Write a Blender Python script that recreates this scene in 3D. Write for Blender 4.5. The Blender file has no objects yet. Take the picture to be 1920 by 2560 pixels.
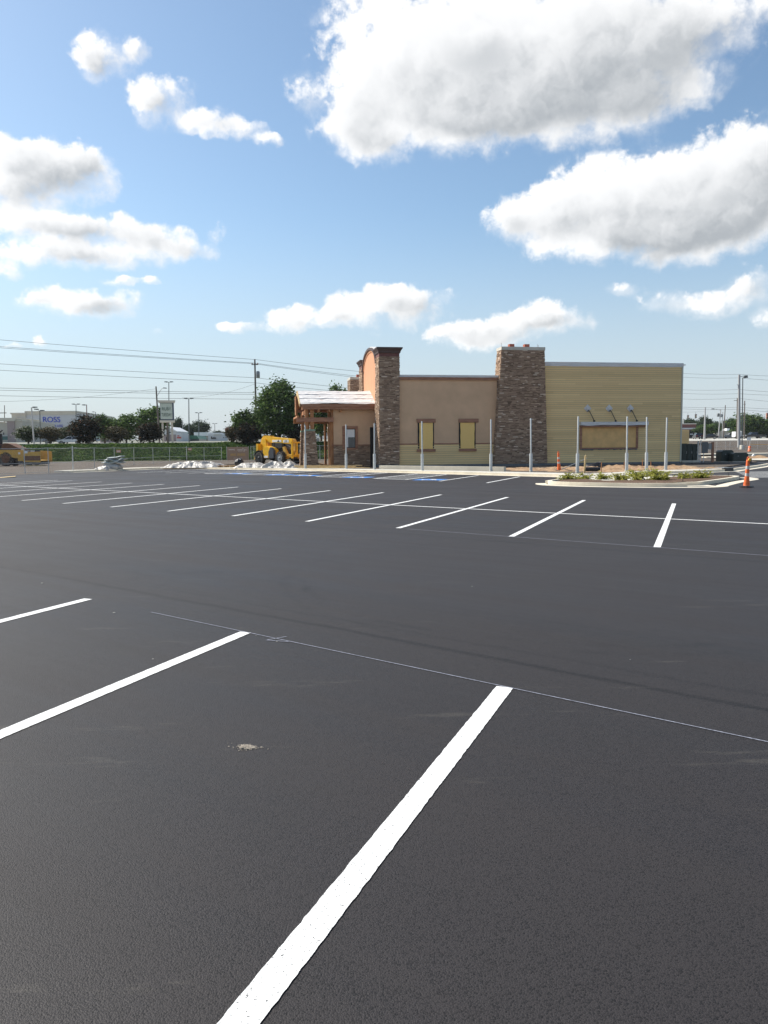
import bpy, bmesh, math, random
import numpy as np
from mathutils import Vector, Matrix, noise

random.seed(11)
RNG = np.random.default_rng(11)
R = math.radians
SC = bpy.context.scene
COL = SC.collection

# ------------------------------------------------------------------ camera
CAM_H = 1.65
AX = (Vector((0.9999576, -0.00920858, 0.0)),            # world axes written in the camera's own axes
      Vector((-0.00077685, -0.08435825, 0.99643519)),
      Vector((-0.00917575, -0.99639294, -0.08436183)))
FPX = 1930.0


def ray(px, py):
    c = Vector((px - 960.0, py - 1280.0, FPX))
    return Vector((AX[0].dot(c), AX[1].dot(c), AX[2].dot(c)))


def at(px, py, D):                 # point seen at (px, py), D metres in front
    r = ray(px, py)
    return Vector((0, 0, CAM_H)) + r * (D / r.y)


def gd(px, py, z=0.0):             # point seen at (px, py) on a level at height z
    r = ray(px, py)
    return Vector((0, 0, CAM_H)) + r * ((z - CAM_H) / r.z)


cam_d = bpy.data.cameras.new('camera')
cam = bpy.data.objects.new('camera', cam_d)
COL.objects.link(cam)
cam_d.sensor_fit = 'VERTICAL'
cam_d.sensor_height = 24.0
cam_d.lens = FPX / 2560.0 * 24.0
cam_d.clip_start = 0.05
cam_d.clip_end = 9000.0
mx = Matrix.Identity(4)
for i in range(3):
    mx[i][0] = AX[i].x
    mx[i][1] = -AX[i].y
    mx[i][2] = -AX[i].z
mx[2][3] = CAM_H
cam.matrix_world = mx
SC.camera = cam

# ------------------------------------------------------------------ sun, sky, exposure
SUN_EL, SUN_AZ = R(44), R(-62)      # azimuth from +Y (ahead), negative = to the left
sdir = Vector((math.sin(SUN_AZ) * math.cos(SUN_EL), math.cos(SUN_AZ) * math.cos(SUN_EL), math.sin(SUN_EL)))
sun_d = bpy.data.lights.new('sun', 'SUN')
sun_d.energy = 4.0
sun_d.angle = R(0.53)
sun_d.color = (1.0, 0.94, 0.84)
sun = bpy.data.objects.new('sun', sun_d)
COL.objects.link(sun)
sun.rotation_euler = (-sdir).to_track_quat('-Z', 'Y').to_euler()
SC.view_settings.view_transform = 'Standard'
SC.view_settings.look = 'None'
SC.view_settings.exposure = 0.68
SC.view_settings.gamma = 1.0

# clouds of the photographed sky: centre and half-size of each lobe in a 1659 px wide picture, thickness
CLOUDS = [
 (900,120,190,160,1.0),(1150,90,300,190,1.0),(1085,150,190,120,.9),(1370,100,190,150,.9),(1540,55,120,75,.7),(760,250,95,70,.8),
 (648,205,62,44,.7),(812,310,62,62,.7),(1000,265,190,75,.8),(1200,245,190,75,.7),(1400,215,130,70,.6),(1655,10,35,45,.6),
 (1105,488,58,48,.8),(1180,470,95,70,.9),(1300,450,140,100,1.0),(1430,430,160,115,1.0),(1560,400,140,115,1.0),
 (1645,360,90,95,.9),(1350,530,190,46,.8),(1510,495,140,70,.8),(1410,562,40,22,.6),(1620,470,90,70,.8),
 (1590,650,110,38,.8),(1635,605,62,42,.9),(1440,650,62,32,.8),(1352,633,48,18,.6),(1660,688,40,20,.6),
 (820,675,140,38,.9),(865,640,80,26,.8),(930,655,62,28,.7),(715,690,50,22,.7),(1100,712,165,30,.9),(1185,690,80,30,.8),
 (990,716,70,24,.8),(1060,738,100,18,.6),(615,688,52,30,.9),(518,701,38,13,.6),
 (60,365,120,75,1.0),(160,372,95,72,1.0),(25,325,70,45,.8),(195,345,50,40,.8),(25,415,80,36,.7),
 (55,470,130,34,.9),(150,492,100,36,.8),(255,502,120,36,.8),(345,527,95,34,.8),(412,545,70,26,.7),(463,508,24,24,.6),
 (100,540,135,34,.9),(222,556,120,32,.8),(0,572,55,22,.7),
 (160,650,120,36,.9),(215,662,75,22,.7),(78,640,48,14,.6),(240,611,42,12,.6),(305,612,26,9,.6),
 (225,122,62,44,.9),(195,142,42,32,.8),(292,106,32,28,.8),
 (350,196,62,40,.9),(330,232,46,40,.8),(400,255,50,26,.7),(460,266,50,38,.9),(512,292,50,28,.8),(566,316,28,17,.6),
 (85,734,22,15,.7),(10,743,22,9,.6),(335,705,28,7,.5),(910,540,11,9,.5),
]
world = bpy.data.worlds.new('World')
SC.world = world
world.use_nodes = True
wn, wl = world.node_tree.nodes, world.node_tree.links
wn.clear()


def wnode(t, **k):
    n = wn.new(t)
    for a, b in k.items():
        setattr(n, a, b)
    return n


def wmath(op, a, b=None, c=None, clamp=False):
    n = wnode('ShaderNodeMath', operation=op, use_clamp=clamp)
    for i, v in enumerate((a, b, c)):
        if v is None:
            continue
        if isinstance(v, (int, float)):
            n.inputs[i].default_value = v
        else:
            wl.new(v, n.inputs[i])
    return n.outputs[0]


wout = wnode('ShaderNodeOutputWorld')
wbg = wnode('ShaderNodeBackground')
SKY_STRENGTH = 0.095
wbg.inputs['Strength'].default_value = SKY_STRENGTH
wl.new(wbg.outputs[0], wout.inputs['Surface'])
sky = wnode('ShaderNodeTexSky', sky_type='NISHITA')
sky.sun_disc = False
sky.sun_elevation = SUN_EL
sky.sun_rotation = SUN_AZ
sky.air_density = 1.0
sky.dust_density = 0.8
sky.ozone_density = 1.0
tc = wnode('ShaderNodeTexCoord')
sep = wnode('ShaderNodeSeparateXYZ')
wl.new(tc.outputs['Generated'], sep.inputs[0])
az = wmath('ARCTAN2', sep.outputs[0], wmath('ABSOLUTE', sep.outputs[1]))
hyp = wmath('SQRT', wmath('ADD', wmath('MULTIPLY', sep.outputs[0], sep.outputs[0]), wmath('MULTIPLY', sep.outputs[1], sep.outputs[1])))
el = wmath('ARCTAN2', sep.outputs[2], hyp)
# ragged edges: bend the lookup direction with noise
def wnoise(scale, detail, rough, off=None):
    n = wnode('ShaderNodeTexNoise')
    n.inputs['Scale'].default_value = scale
    n.inputs['Detail'].default_value = detail
    n.inputs['Roughness'].default_value = rough
    v = tc.outputs['Generated']
    if off:
        o = wnode('ShaderNodeVectorMath', operation='ADD')
        o.inputs[1].default_value = off
        wl.new(v, o.inputs[0])
        v = o.outputs[0]
    wl.new(v, n.inputs['Vector'])
    return n


nz = wnoise(7.0, 6.0, .62)
nsep = wnode('ShaderNodeSeparateColor')
wl.new(nz.outputs['Color'], nsep.inputs[0])
azw = wmath('ADD', az, wmath('MULTIPLY_ADD', nsep.outputs[0], 0.10, -0.05))
elw = wmath('ADD', el, wmath('MULTIPLY_ADD', nsep.outputs[1], 0.06, -0.03))
comb = wnode('ShaderNodeCombineXYZ')
wl.new(azw, comb.inputs[0])
wl.new(elw, comb.inputs[1])
dens, lit = None, None
kf = 1920.0 / 1659.0
for (cx, cy, rx, ry, wt) in CLOUDS:
    c = ray(cx * kf, cy * kf).normalized()
    ca, ce = math.atan2(c.x, c.y), math.asin(c.z)
    sh = .97 if cy > 590 and cx > 400 else .87 if rx < 75 else .93
    ra = sh * rx * kf / FPX * math.cos(ca) / max(.5, math.cos(ce)) * 0.97
    re = sh * ry * kf / FPX * math.cos(ce + .085) * math.cos(ca)
    q = wnode('ShaderNodeVectorMath', operation='MULTIPLY_ADD')
    q.inputs[1].default_value = (1 / ra, 1 / re, 0)
    q.inputs[2].default_value = (-ca / ra, -ce / re, 0)
    wl.new(comb.outputs[0], q.inputs[0])
    d2 = wnode('ShaderNodeVectorMath', operation='DOT_PRODUCT')
    wl.new(q.outputs[0], d2.inputs[0])
    wl.new(q.outputs[0], d2.inputs[1])
    b = wmath('MULTIPLY_ADD', d2.outputs['Value'], -.5, 1.0, clamp=True)
    b = wmath('MULTIPLY', b, wmath('MULTIPLY', b, wt))
    dl = wnode('ShaderNodeVectorMath', operation='DOT_PRODUCT')
    wl.new(q.outputs[0], dl.inputs[0])
    dl.inputs[1].default_value = (-0.62, 0.78, 0)
    if dens is None:
        dens, lit = b, wmath('MULTIPLY', b, dl.outputs['Value'])
    else:
        dens = wmath('ADD', dens, b)
        lit = wmath('MULTIPLY_ADD', b, dl.outputs['Value'], lit)
def wpuff(scale, detail, off=None):
    n = wnode('ShaderNodeTexVoronoi', feature='F1')
    n.normalize = True
    n.inputs['Scale'].default_value = scale
    n.inputs['Detail'].default_value = detail
    n.inputs['Roughness'].default_value = .55
    v = warp3.outputs[0]
    if off:
        o = wnode('ShaderNodeVectorMath', operation='ADD')
        o.inputs[1].default_value = off
        wl.new(v, o.inputs[0])
        v = o.outputs[0]
    wl.new(v, n.inputs['Vector'])
    return n.outputs['Distance']


nzw = wnoise(30.0, 4.0, .6)                                       # small curls so that the puffs are not round
warp3 = wnode('ShaderNodeVectorMath', operation='MULTIPLY_ADD')
wl.new(nzw.outputs['Color'], warp3.inputs[0])
warp3.inputs[1].default_value = (.045, .045, .045)
wl.new(tc.outputs['Generated'], warp3.inputs[2])
pf1 = wpuff(19.0, 3.0)
pf2 = wpuff(19.0, 2.0, (-.010, 0, .013))
nz2 = wnoise(22.0, 9.0, .62)
nbig = wnoise(6.5, 3.0, .5, (3.1, 1.7, .4))
wisp = wmath('MULTIPLY_ADD', nz2.outputs['Fac'], 2.5, -1.25)
nmap = wmath('ADD', wmath('MULTIPLY_ADD', pf1, -3.0, 1.02), wisp)
relief = wmath('SUBTRACT', pf2, pf1)
dn = wmath('ADD', dens, nmap)


def wramp(x, a, b, c=0.0, d=1.0, smooth=True):
    n = wnode('ShaderNodeMapRange', interpolation_type='SMOOTHSTEP' if smooth else 'LINEAR')
    wl.new(x, n.inputs['Value'])
    for i, v in zip(('From Min', 'From Max', 'To Min', 'To Max'), (a, b, c, d)):
        n.inputs[i].default_value = v
    return n.outputs[0]


litn = wmath('DIVIDE', lit, wmath('ADD', dens, 0.15))
soft = wramp(litn, .40, -.45, .78, 1.55)                        # lower, far sides dissolve, sunlit tops stay crisp
mk = wnode('ShaderNodeMapRange', interpolation_type='SMOOTHSTEP')
wl.new(dn, mk.inputs['Value'])
mk.inputs['From Min'].default_value = .18
wl.new(soft, mk.inputs['From Max'])
mask = wmath('MULTIPLY', mk.outputs[0], wramp(dens, 0.02, 0.20))
veil = wmath('MULTIPLY', wramp(wmath('MULTIPLY_ADD', wisp, 1.1, dens), .05, 1.1), wramp(dens, .0, .30, 0, .55))
mask = wmath('MAXIMUM', wmath('MAXIMUM', mask, veil), wramp(dens, 1.0, 1.7))
big = wmath('MULTIPLY_ADD', nbig.outputs['Fac'], 1.6, -.8)
core = wramp(wmath('ADD', dens, wmath('MULTIPLY', big, .6)), 0.5, 1.6)
lsum = wmath('ADD', wmath('MULTIPLY_ADD', big, .22, litn), wmath('MULTIPLY', relief, .85))
shade = wramp(lsum, 0.40, -0.45)
gray = wmath('MULTIPLY', core, wmath('MULTIPLY_ADD', shade, .80, .16))
gray = wmath('MAXIMUM', gray, wmath('MULTIPLY', wramp(wmath('MULTIPLY_ADD', big, .6, dens), 1.45, 2.7), wramp(lsum, .95, .05, 0, .95)))
gray = wmath('ADD', wmath('MULTIPLY', gray, .88), wmath('MULTIPLY', wramp(lsum, .05, -.60), .22), clamp=True)
cmix = wnode('ShaderNodeMix', data_type='RGBA')
wl.new(gray, cmix.inputs['Factor'])
CW = 0.70 / SKY_STRENGTH
cmix.inputs['A'].default_value = (CW * 1.0, CW * 1.0, CW * 1.0, 1)
cmix.inputs['B'].default_value = (CW * .42, CW * .445, CW * .47, 1)
# pale summer haze low in the sky
hz = wramp(el, .30, -.02, 0, .86)
hmix = wnode('ShaderNodeMix', data_type='RGBA')
wl.new(hz, hmix.inputs['Factor'])
tint = wnode('ShaderNodeMix', data_type='RGBA', blend_type='MULTIPLY')
tint.inputs['Factor'].default_value = 1.0
tint.inputs['B'].default_value = (.92, 1.0, 1.0, 1)
wl.new(sky.outputs[0], tint.inputs['A'])
wl.new(tint.outputs['Result'], hmix.inputs['A'])
HZ = .44 / SKY_STRENGTH
hmix.inputs['B'].default_value = (HZ * .86, HZ * .96, HZ * 1.08, 1)
smix = wnode('ShaderNodeMix', data_type='RGBA')
wl.new(wmath('MULTIPLY', mask, 0.96), smix.inputs['Factor'])
wl.new(hmix.outputs['Result'], smix.inputs['A'])
wl.new(cmix.outputs['Result'], smix.inputs['B'])
wl.new(smix.outputs['Result'], wbg.inputs['Color'])
world.cycles.sampling_method = 'MANUAL'
world.cycles.sample_map_resolution = 512

# ------------------------------------------------------------------ materials


def mat(name, col, rough=.8, var=.0, vscale=3.0, bump=.0, bscale=40.0, metal=0.0, spec=.5, col2=None, detail=4.0, stretch=None, transl=0.0):
    m = bpy.data.materials.new(name)
    m.use_nodes = True
    N, L = m.node_tree.nodes, m.node_tree.links
    b = N['Principled BSDF']
    b.inputs['Roughness'].default_value = rough
    b.inputs['Metallic'].default_value = metal
    b.inputs['Specular IOR Level'].default_value = spec
    b.inputs['Base Color'].default_value = (*col, 1)
    t = N.new('ShaderNodeTexCoord')
    src = t.outputs['Object']
    if stretch:
        mp = N.new('ShaderNodeMapping')
        mp.inputs['Scale'].default_value = stretch
        L.new(src, mp.inputs[0])
        src = mp.outputs[0]
    if var > 0 or col2:
        n = N.new('ShaderNodeTexNoise')
        n.inputs['Scale'].default_value = vscale
        n.inputs['Detail'].default_value = detail
        n.inputs['Roughness'].default_value = .6
        L.new(src, n.inputs['Vector'])
        r = N.new('ShaderNodeValToRGB')
        L.new(n.outputs['Fac'], r.inputs[0])
        r.color_ramp.elements[0].position = .32
        r.color_ramp.elements[1].position = .68
        if col2:
            r.color_ramp.elements[0].color = (*col, 1)
            r.color_ramp.elements[1].color = (*col2, 1)
        else:
            r.color_ramp.elements[0].color = (*[c * (1 - var) for c in col], 1)
            r.color_ramp.elements[1].color = (*[min(1, c * (1 + var)) for c in col], 1)
        L.new(r.outputs[0], b.inputs['Base Color'])
    if bump > 0:
        n2 = N.new('ShaderNodeTexNoise')
        n2.inputs['Scale'].default_value = bscale
        n2.inputs['Detail'].default_value = 5
        L.new(src, n2.inputs['Vector'])
        bp = N.new('ShaderNodeBump')
        bp.inputs['Strength'].default_value = bump
        bp.inputs['Distance'].default_value = 1.0 / bscale
        L.new(n2.outputs['Fac'], bp.inputs['Height'])
        L.new(bp.outputs[0], b.inputs['Normal'])
    if transl > 0:
        tr = N.new('ShaderNodeBsdfTranslucent')
        tr.inputs[0].default_value = (*col, 1)
        mxn = N.new('ShaderNodeMixShader')
        mxn.inputs[0].default_value = transl
        L.new(b.outputs[0], mxn.inputs[1])
        L.new(tr.outputs[0], mxn.inputs[2])
        L.new(mxn.outputs[0], N['Material Output'].inputs['Surface'])
    return m


def tinted(name, stops, rough=.85, transl=0.0, spec=.2, bump=0.0, bscale=30.0):
    """colour picked per face from the face attribute 'tint' (0..1)"""
    m = bpy.data.materials.new(name)
    m.use_nodes = True
    N, L = m.node_tree.nodes, m.node_tree.links
    b = N['Principled BSDF']
    b.inputs['Roughness'].default_value = rough
    b.inputs['Specular IOR Level'].default_value = spec
    a = N.new('ShaderNodeAttribute')
    a.attribute_name = 'tint'
    r = N.new('ShaderNodeValToRGB')
    L.new(a.outputs['Fac'], r.inputs[0])
    e = r.color_ramp.elements
    e[0].position, e[0].color = stops[0][0], (*stops[0][1], 1)
    e[1].position, e[1].color = stops[-1][0], (*stops[-1][1], 1)
    for p, c in stops[1:-1]:
        x = e.new(p)
        x.color = (*c, 1)
    L.new(r.outputs[0], b.inputs['Base Color'])
    if bump:
        t = N.new('ShaderNodeTexCoord')
        n2 = N.new('ShaderNodeTexNoise')
        n2.inputs['Scale'].default_value = bscale
        L.new(t.outputs['Object'], n2.inputs['Vector'])
        bp = N.new('ShaderNodeBump')
        bp.inputs['Strength'].default_value = bump
        bp.inputs['Distance'].default_value = .02
        L.new(n2.outputs['Fac'], bp.inputs['Height'])
        L.new(bp.outputs[0], b.inputs['Normal'])
    if transl > 0:
        tr = N.new('ShaderNodeBsdfTranslucent')
        L.new(r.outputs[0], tr.inputs[0])
        mxn = N.new('ShaderNodeMixShader')
        mxn.inputs[0].default_value = transl
        L.new(b.outputs[0], mxn.inputs[1])
        L.new(tr.outputs[0], mxn.inputs[2])
        L.new(mxn.outputs[0], N['Material Output'].inputs['Surface'])
    return m


def asphalt_mat():
    m = bpy.data.materials.new('fresh_asphalt')
    m.use_nodes = True
    N, L = m.node_tree.nodes, m.node_tree.links
    b = N['Principled BSDF']
    t = N.new('ShaderNodeTexCoord')
    obj = t.outputs['Object']

    def noi(scale, detail, src, rough=.6):
        n = N.new('ShaderNodeTexNoise')
        n.inputs['Scale'].default_value = scale
        n.inputs['Detail'].default_value = detail
        n.inputs['Roughness'].default_value = rough
        L.new(src, n.inputs['Vector'])
        return n.outputs['Fac']

    def ma(op, a, b_=None, c=None, clamp=False):
        n = N.new('ShaderNodeMath')
        n.operation = op
        n.use_clamp = clamp
        for i, v in enumerate((a, b_, c)):
            if v is None:
                continue
            if isinstance(v, (int, float)):
                n.inputs[i].default_value = v
            else:
                L.new(v, n.inputs[i])
        return n.outputs[0]
    rot = N.new('ShaderNodeMapping')                       # the paver's lanes run along the stall rows
    rot.inputs['Rotation'].default_value = (0, 0, R(38.56))
    L.new(obj, rot.inputs[0])
    lane = N.new('ShaderNodeMapping')
    lane.inputs['Scale'].default_value = (.05, 1.0, 1.0)
    L.new(rot.outputs[0], lane.inputs[0])
    patches = noi(.22, 4, obj)
    streak = noi(1.3, 5, lane.outputs[0], .7)
    mid = noi(9.0, 4, obj)
    grain = noi(190.0, 2, obj, .85)
    v = N.new('ShaderNodeTexVoronoi')
    v.inputs['Scale'].default_value = 170.0
    L.new(obj, v.inputs['Vector'])
    pits = noi(85.0, 3, obj, .8)
    pit = N.new('ShaderNodeMapRange')
    L.new(pits, pit.inputs[0])
    pit.inputs[1].default_value, pit.inputs[2].default_value = .33, .41
    val = ma('MULTIPLY_ADD', patches, 1.0, .50)
    val = ma('MULTIPLY', val, ma('MULTIPLY_ADD', streak, 1.0, .50))
    val = ma('MULTIPLY', val, ma('MULTIPLY_ADD', mid, .3, .85))
    val = ma('MULTIPLY', val, ma('MULTIPLY_ADD', grain, 1.1, .45))
    val = ma('MULTIPLY', val, ma('MULTIPLY_ADD', pit.outputs[0], .55, .45))
    vs_ = N.new('ShaderNodeSeparateColor')
    L.new(v.outputs['Color'], vs_.inputs[0])
    val = ma('MULTIPLY', val, ma('MULTIPLY_ADD', vs_.outputs[0], 1.35, .38))
    p2 = N.new('ShaderNodeMapRange')
    L.new(noi(38.0, 4, obj, .8), p2.inputs[0])
    p2.inputs[1].default_value, p2.inputs[2].default_value = .31, .36
    p2.inputs[3].default_value, p2.inputs[4].default_value = .22, 1.0
    val = ma('MULTIPLY', val, p2.outputs[0])
    chip = N.new('ShaderNodeMapRange')
    L.new(vs_.outputs[1], chip.inputs[0])
    chip.inputs[1].default_value, chip.inputs[2].default_value = .965, .985
    chip.inputs[3].default_value, chip.inputs[4].default_value = 1.0, 2.3
    val = ma('MULTIPLY', val, chip.outputs[0])
    # joints between paving passes
    sp = N.new('ShaderNodeSeparateXYZ')
    L.new(rot.outputs[0], sp.inputs[0])
    wob = noi(.8, 3, obj)
    for off, wd, dk in SEAMS:
        dd = ma('ABSOLUTE', ma('ADD', ma('ADD', sp.outputs[1], -off), ma('MULTIPLY_ADD', wob, .16, -.08)))
        s = N.new('ShaderNodeMapRange')
        L.new(dd, s.inputs[0])
        s.inputs[1].default_value, s.inputs[2].default_value = wd * .3, wd
        s.inputs[3].default_value, s.inputs[4].default_value = dk, 1.0
        val = ma('MULTIPLY', val, s.outputs[0])
    # each paving pass has its own tone
    ln = N.new('ShaderNodeTexWhiteNoise')
    ln.noise_dimensions = '1D'
    L.new(ma('FLOOR', ma('MULTIPLY', ma('ADD', sp.outputs[1], ma('MULTIPLY_ADD', wob, .3, -.50)), .32)), ln.inputs['W'])
    val = ma('MULTIPLY', val, ma('MULTIPLY_ADD', ln.outputs['Value'], .26, .87))
    # turning tyres left dark arcs
    so = N.new('ShaderNodeSeparateXYZ')
    L.new(obj, so.inputs[0])
    am = N.new('ShaderNodeMapRange')
    L.new(noi(1.1, 4, obj, .7), am.inputs[0])
    am.inputs[1].default_value, am.inputs[2].default_value = .45, .62
    for cx, cy, rr_ in ((-4.6, 9.4, 1.5), (-4.4, 9.4, 1.72), (-2.2, 8.9, 1.3), (2.4, 9.6, 3.4), (2.4, 9.6, 3.65), (-7.5, 14.0, 4.2)):
        dx, dy = ma('ADD', so.outputs[0], -cx), ma('ADD', so.outputs[1], -cy)
        rd_ = ma('SQRT', ma('ADD', ma('MULTIPLY', dx, dx), ma('MULTIPLY', dy, dy)))
        rd_ = ma('ABSOLUTE', ma('ADD', ma('ADD', rd_, -rr_), ma('MULTIPLY_ADD', wob, .2, -.1)))
        rm_ = N.new('ShaderNodeMapRange')
        L.new(rd_, rm_.inputs[0])
        rm_.inputs[1].default_value, rm_.inputs[2].default_value = .02, .08
        rm_.inputs[3].default_value, rm_.inputs[4].default_value = .38, 0.0
        val = ma('MULTIPLY', val, ma('SUBTRACT', 1.0, ma('MULTIPLY', rm_.outputs[0], am.outputs[0])))
    # pale dusty scuffs
    sc = N.new('ShaderNodeMapping')
    sc.inputs['Scale'].default_value = (.35, 2.2, 1)
    sc.inputs['Rotation'].default_value = (0, 0, R(20))
    L.new(obj, sc.inputs[0])
    scuff = noi(1.6, 8, sc.outputs[0], .75)
    sr = N.new('ShaderNodeMapRange')
    L.new(scuff, sr.inputs[0])
    sr.inputs[1].default_value, sr.inputs[2].default_value = .60, .76
    mixc = N.new('ShaderNodeMix')
    mixc.data_type = 'RGBA'
    base = N.new('ShaderNodeMix')
    base.data_type = 'RGBA'
    L.new(val, base.inputs['Factor'])
    base.inputs['A'].default_value = (0, 0, 0, 1)
    base.inputs['B'].default_value = (.0295, .0254, .0254, 1)
    L.new(ma('MULTIPLY', sr.outputs[0], .45), mixc.inputs['Factor'])
    L.new(base.outputs['Result'], mixc.inputs['A'])
    mixc.inputs['B'].default_value = (.15, .135, .11, 1)
    L.new(mixc.outputs['Result'], b.inputs['Base Color'])
    rr = N.new('ShaderNodeMapRange')
    L.new(ma('MULTIPLY_ADD', streak, .5, ma('MULTIPLY', patches, .5)), rr.inputs[0])
    rr.inputs[1].default_value, rr.inputs[2].default_value = .35, .65
    rr.inputs[3].default_value, rr.inputs[4].default_value = .52, .72
    L.new(rr.outputs[0], b.inputs['Roughness'])
    b.inputs['Specular IOR Level'].default_value = .30
    fine = noi(330.0, 2, obj, .7)
    hgt = ma('ADD', ma('MULTIPLY', v.outputs['Distance'], -1.0), ma('MULTIPLY', fine, .55))
    bp = N.new('ShaderNodeBump')
    bp.inputs['Strength'].default_value = .42
    bp.inputs['Distance'].default_value = .0030
    L.new(hgt, bp.inputs['Height'])
    L.new(bp.outputs[0], b.inputs['Normal'])
    return m


def paint_mat():
    m = mat('white_line_paint', (.80, .80, .78), .75, bump=.5, bscale=110)
    N, L = m.node_tree.nodes, m.node_tree.links
    b = N['Principled BSDF']
    t = N.new('ShaderNodeTexCoord')
    n = N.new('ShaderNodeTexNoise')
    n.inputs['Scale'].default_value = 95
    n.inputs['Detail'].default_value = 3
    n.inputs['Roughness'].default_value = .75
    L.new(t.outputs['Object'], n.inputs['Vector'])
    r = N.new('ShaderNodeValToRGB')
    r.color_ramp.elements[0].position = .355
    r.color_ramp.elements[0].color = (.06, .06, .06, 1)
    r.color_ramp.elements[1].position = .405
    r.color_ramp.elements[1].color = (.80, .80, .78, 1)
    L.new(n.outputs['Fac'], r.inputs[0])
    L.new(r.outputs[0], b.inputs['Base Color'])
    return m


def mesh_mat():
    m = mat('chain_link', (.5, .5, .5), .5, metal=.6)
    N, L = m.node_tree.nodes, m.node_tree.links
    b = N['Principled BSDF']
    uv = N.new('ShaderNodeUVMap')
    sp = N.new('ShaderNodeSeparateXYZ')
    L.new(uv.outputs[0], sp.inputs[0])

    def ma(op, a, b_=None):
        n = N.new('ShaderNodeMath')
        n.operation = op
        for i, v in enumerate((a, b_)):
            if v is None:
                continue
            if isinstance(v, (int, float)):
                n.inputs[i].default_value = v
            else:
                L.new(v, n.inputs[i])
        return n.outputs[0]
    f = []
    for s in (1, -1):
        k = ma('FRACT', ma('MULTIPLY', ma('ADD', sp.outputs[0], ma('MULTIPLY', sp.outputs[1], float(s))), 12.0))
        f.append(ma('LESS_THAN', k, .04))
    wire = ma('MAXIMUM', f[0], f[1])
    tr = N.new('ShaderNodeBsdfTransparent')
    mxn = N.new('ShaderNodeMixShader')
    L.new(wire, mxn.inputs[0])
    L.new(tr.outputs[0], mxn.inputs[1])
    L.new(b.outputs[0], mxn.inputs[2])
    L.new(mxn.outputs[0], N['Material Output'].inputs['Surface'])
    return m


# offsets across the rows (turned coordinates) of the paving joints
SEAMS = [(5.12, .06, .45), (5.42, .05, .7), (11.6, .14, .60), (12.0, .06, .7), (8.3, .05, .88), (22.3, .14, .7), (30.5, .2, .75)]
M = {}
M['asphalt'] = asphalt_mat()
M['paint'] = paint_mat()
M['blue'] = mat('blue_line_paint', (.05, .22, .60), .7, var=.15, vscale=8)
M['chalk'] = mat('pale_chalk', (.24, .25, .30), .9, var=.45, vscale=60)
M['concrete'] = mat('new_concrete', (.56, .53, .46), .9, var=.10, vscale=1.2, bump=.3, bscale=60)
M['kerb'] = mat('kerb_concrete', (.70, .63, .50), .9, var=.10, vscale=1.5, bump=.2, bscale=60)
M['cmu'] = mat('foundation_block', (.16, .17, .18), .9, var=.2, vscale=4)
M['dirt'] = mat('brown_dirt', (.066, .05, .036), .95, col2=(.125, .098, .074), vscale=.6, bump=.6, bscale=9, detail=8)
M['drymud'] = mat('dried_mud', (.30, .26, .21), .95, var=.3, vscale=60)
M['mulch'] = mat('brown_mulch', (.085, .045, .025), .95, col2=(.16, .095, .055), vscale=9, bump=1, bscale=30, detail=8)
M['sand'] = mat('orange_sand', (.24, .135, .066), .95, col2=(.50, .34, .20), vscale=1.6, bump=.8, bscale=14, detail=8)
M['grass'] = mat('grass', (.05, .085, .022), .95, col2=(.10, .13, .04), vscale=.8, bump=.5, bscale=8)
M['road'] = mat('pale_road', (.52, .50, .44), .9, var=.1, vscale=.3)
M['far'] = mat('far_ground', (.16, .17, .13), .95, col2=(.26, .25, .22), vscale=.02)
M['stucco'] = mat('tan_stucco', (.64, .425, .265), .92, var=.08, vscale=.8, bump=.25, bscale=50)
M['orange'] = mat('orange_stucco', (.58, .29, .16), .92, var=.06, vscale=1.2, bump=.25, bscale=50, stretch=(1, 1, .3))
M['siding'] = tinted('yellow_lap_siding', [(0, (.66, .475, .235)), (.5, (.77, .56, .28)), (1, (.85, .635, .32))], .7, spec=.3)
M['trim'] = mat('corner_trim', (.55, .54, .45), .7)
M['wrap'] = mat('white_roof_membrane', (.76, .74, .72), .6, var=.06, vscale=3, bump=.7, bscale=5, stretch=(.35, 1, 3))
M['osb'] = mat('osb_sheet', (.84, .53, .165), .85, col2=(.92, .65, .25), vscale=14, detail=6)
M['osb2'] = mat('plywood_sheet', (.74, .46, .19), .85, var=.10, vscale=2)
M['cedar'] = mat('rough_cedar', (.30, .125, .05), .8, col2=(.46, .22, .09), vscale=5, bump=.4, bscale=40, stretch=(2, 2, .4))
M['cedar_h'] = mat('stained_cedar_beam', (.26, .12, .075), .8, col2=(.42, .225, .14), vscale=4, bump=.4, bscale=40, stretch=(.4, 2, 3))
M['brownmetal'] = mat('dark_brown_cornice', (.075, .045, .042), .55, var=.1)
M['redbrown'] = mat('red_brown_band', (.15, .055, .045), .7, var=.15, vscale=12)
M['dark'] = mat('dark_recess', (.02, .018, .017), .8)
M['clay'] = mat('clay_flue', (.36, .10, .06), .8, var=.15)
M['greencap'] = mat('green_grey_capstone', (.26, .36, .28), .9, var=.1)
M['galv'] = mat('galvanised_steel', (.50, .51, .50), .5, var=.08, vscale=5, metal=.25)
M['galv_d'] = mat('dull_steel', (.30, .31, .31), .55, metal=.3)
M['pole_wood'] = mat('weathered_pole', (.15, .125, .105), .9, var=.2, vscale=3, stretch=(3, 3, .3))
M['pole_grey'] = mat('pale_pole', (.42, .41, .40), .8, var=.1, stretch=(3, 3, .3))
M['lamp_grey'] = mat('dark_lamp_housing', (.10, .11, .11), .5)
M['wire'] = mat('power_cable', (.06, .065, .075), .6)
M['bark'] = mat('bark', (.09, .065, .045), .95, var=.25, vscale=6, bump=.6, bscale=20)
M['yellow'] = mat('yellow_machine_paint', (.84, .47, .012), .42, var=.16, vscale=2.5)
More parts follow.
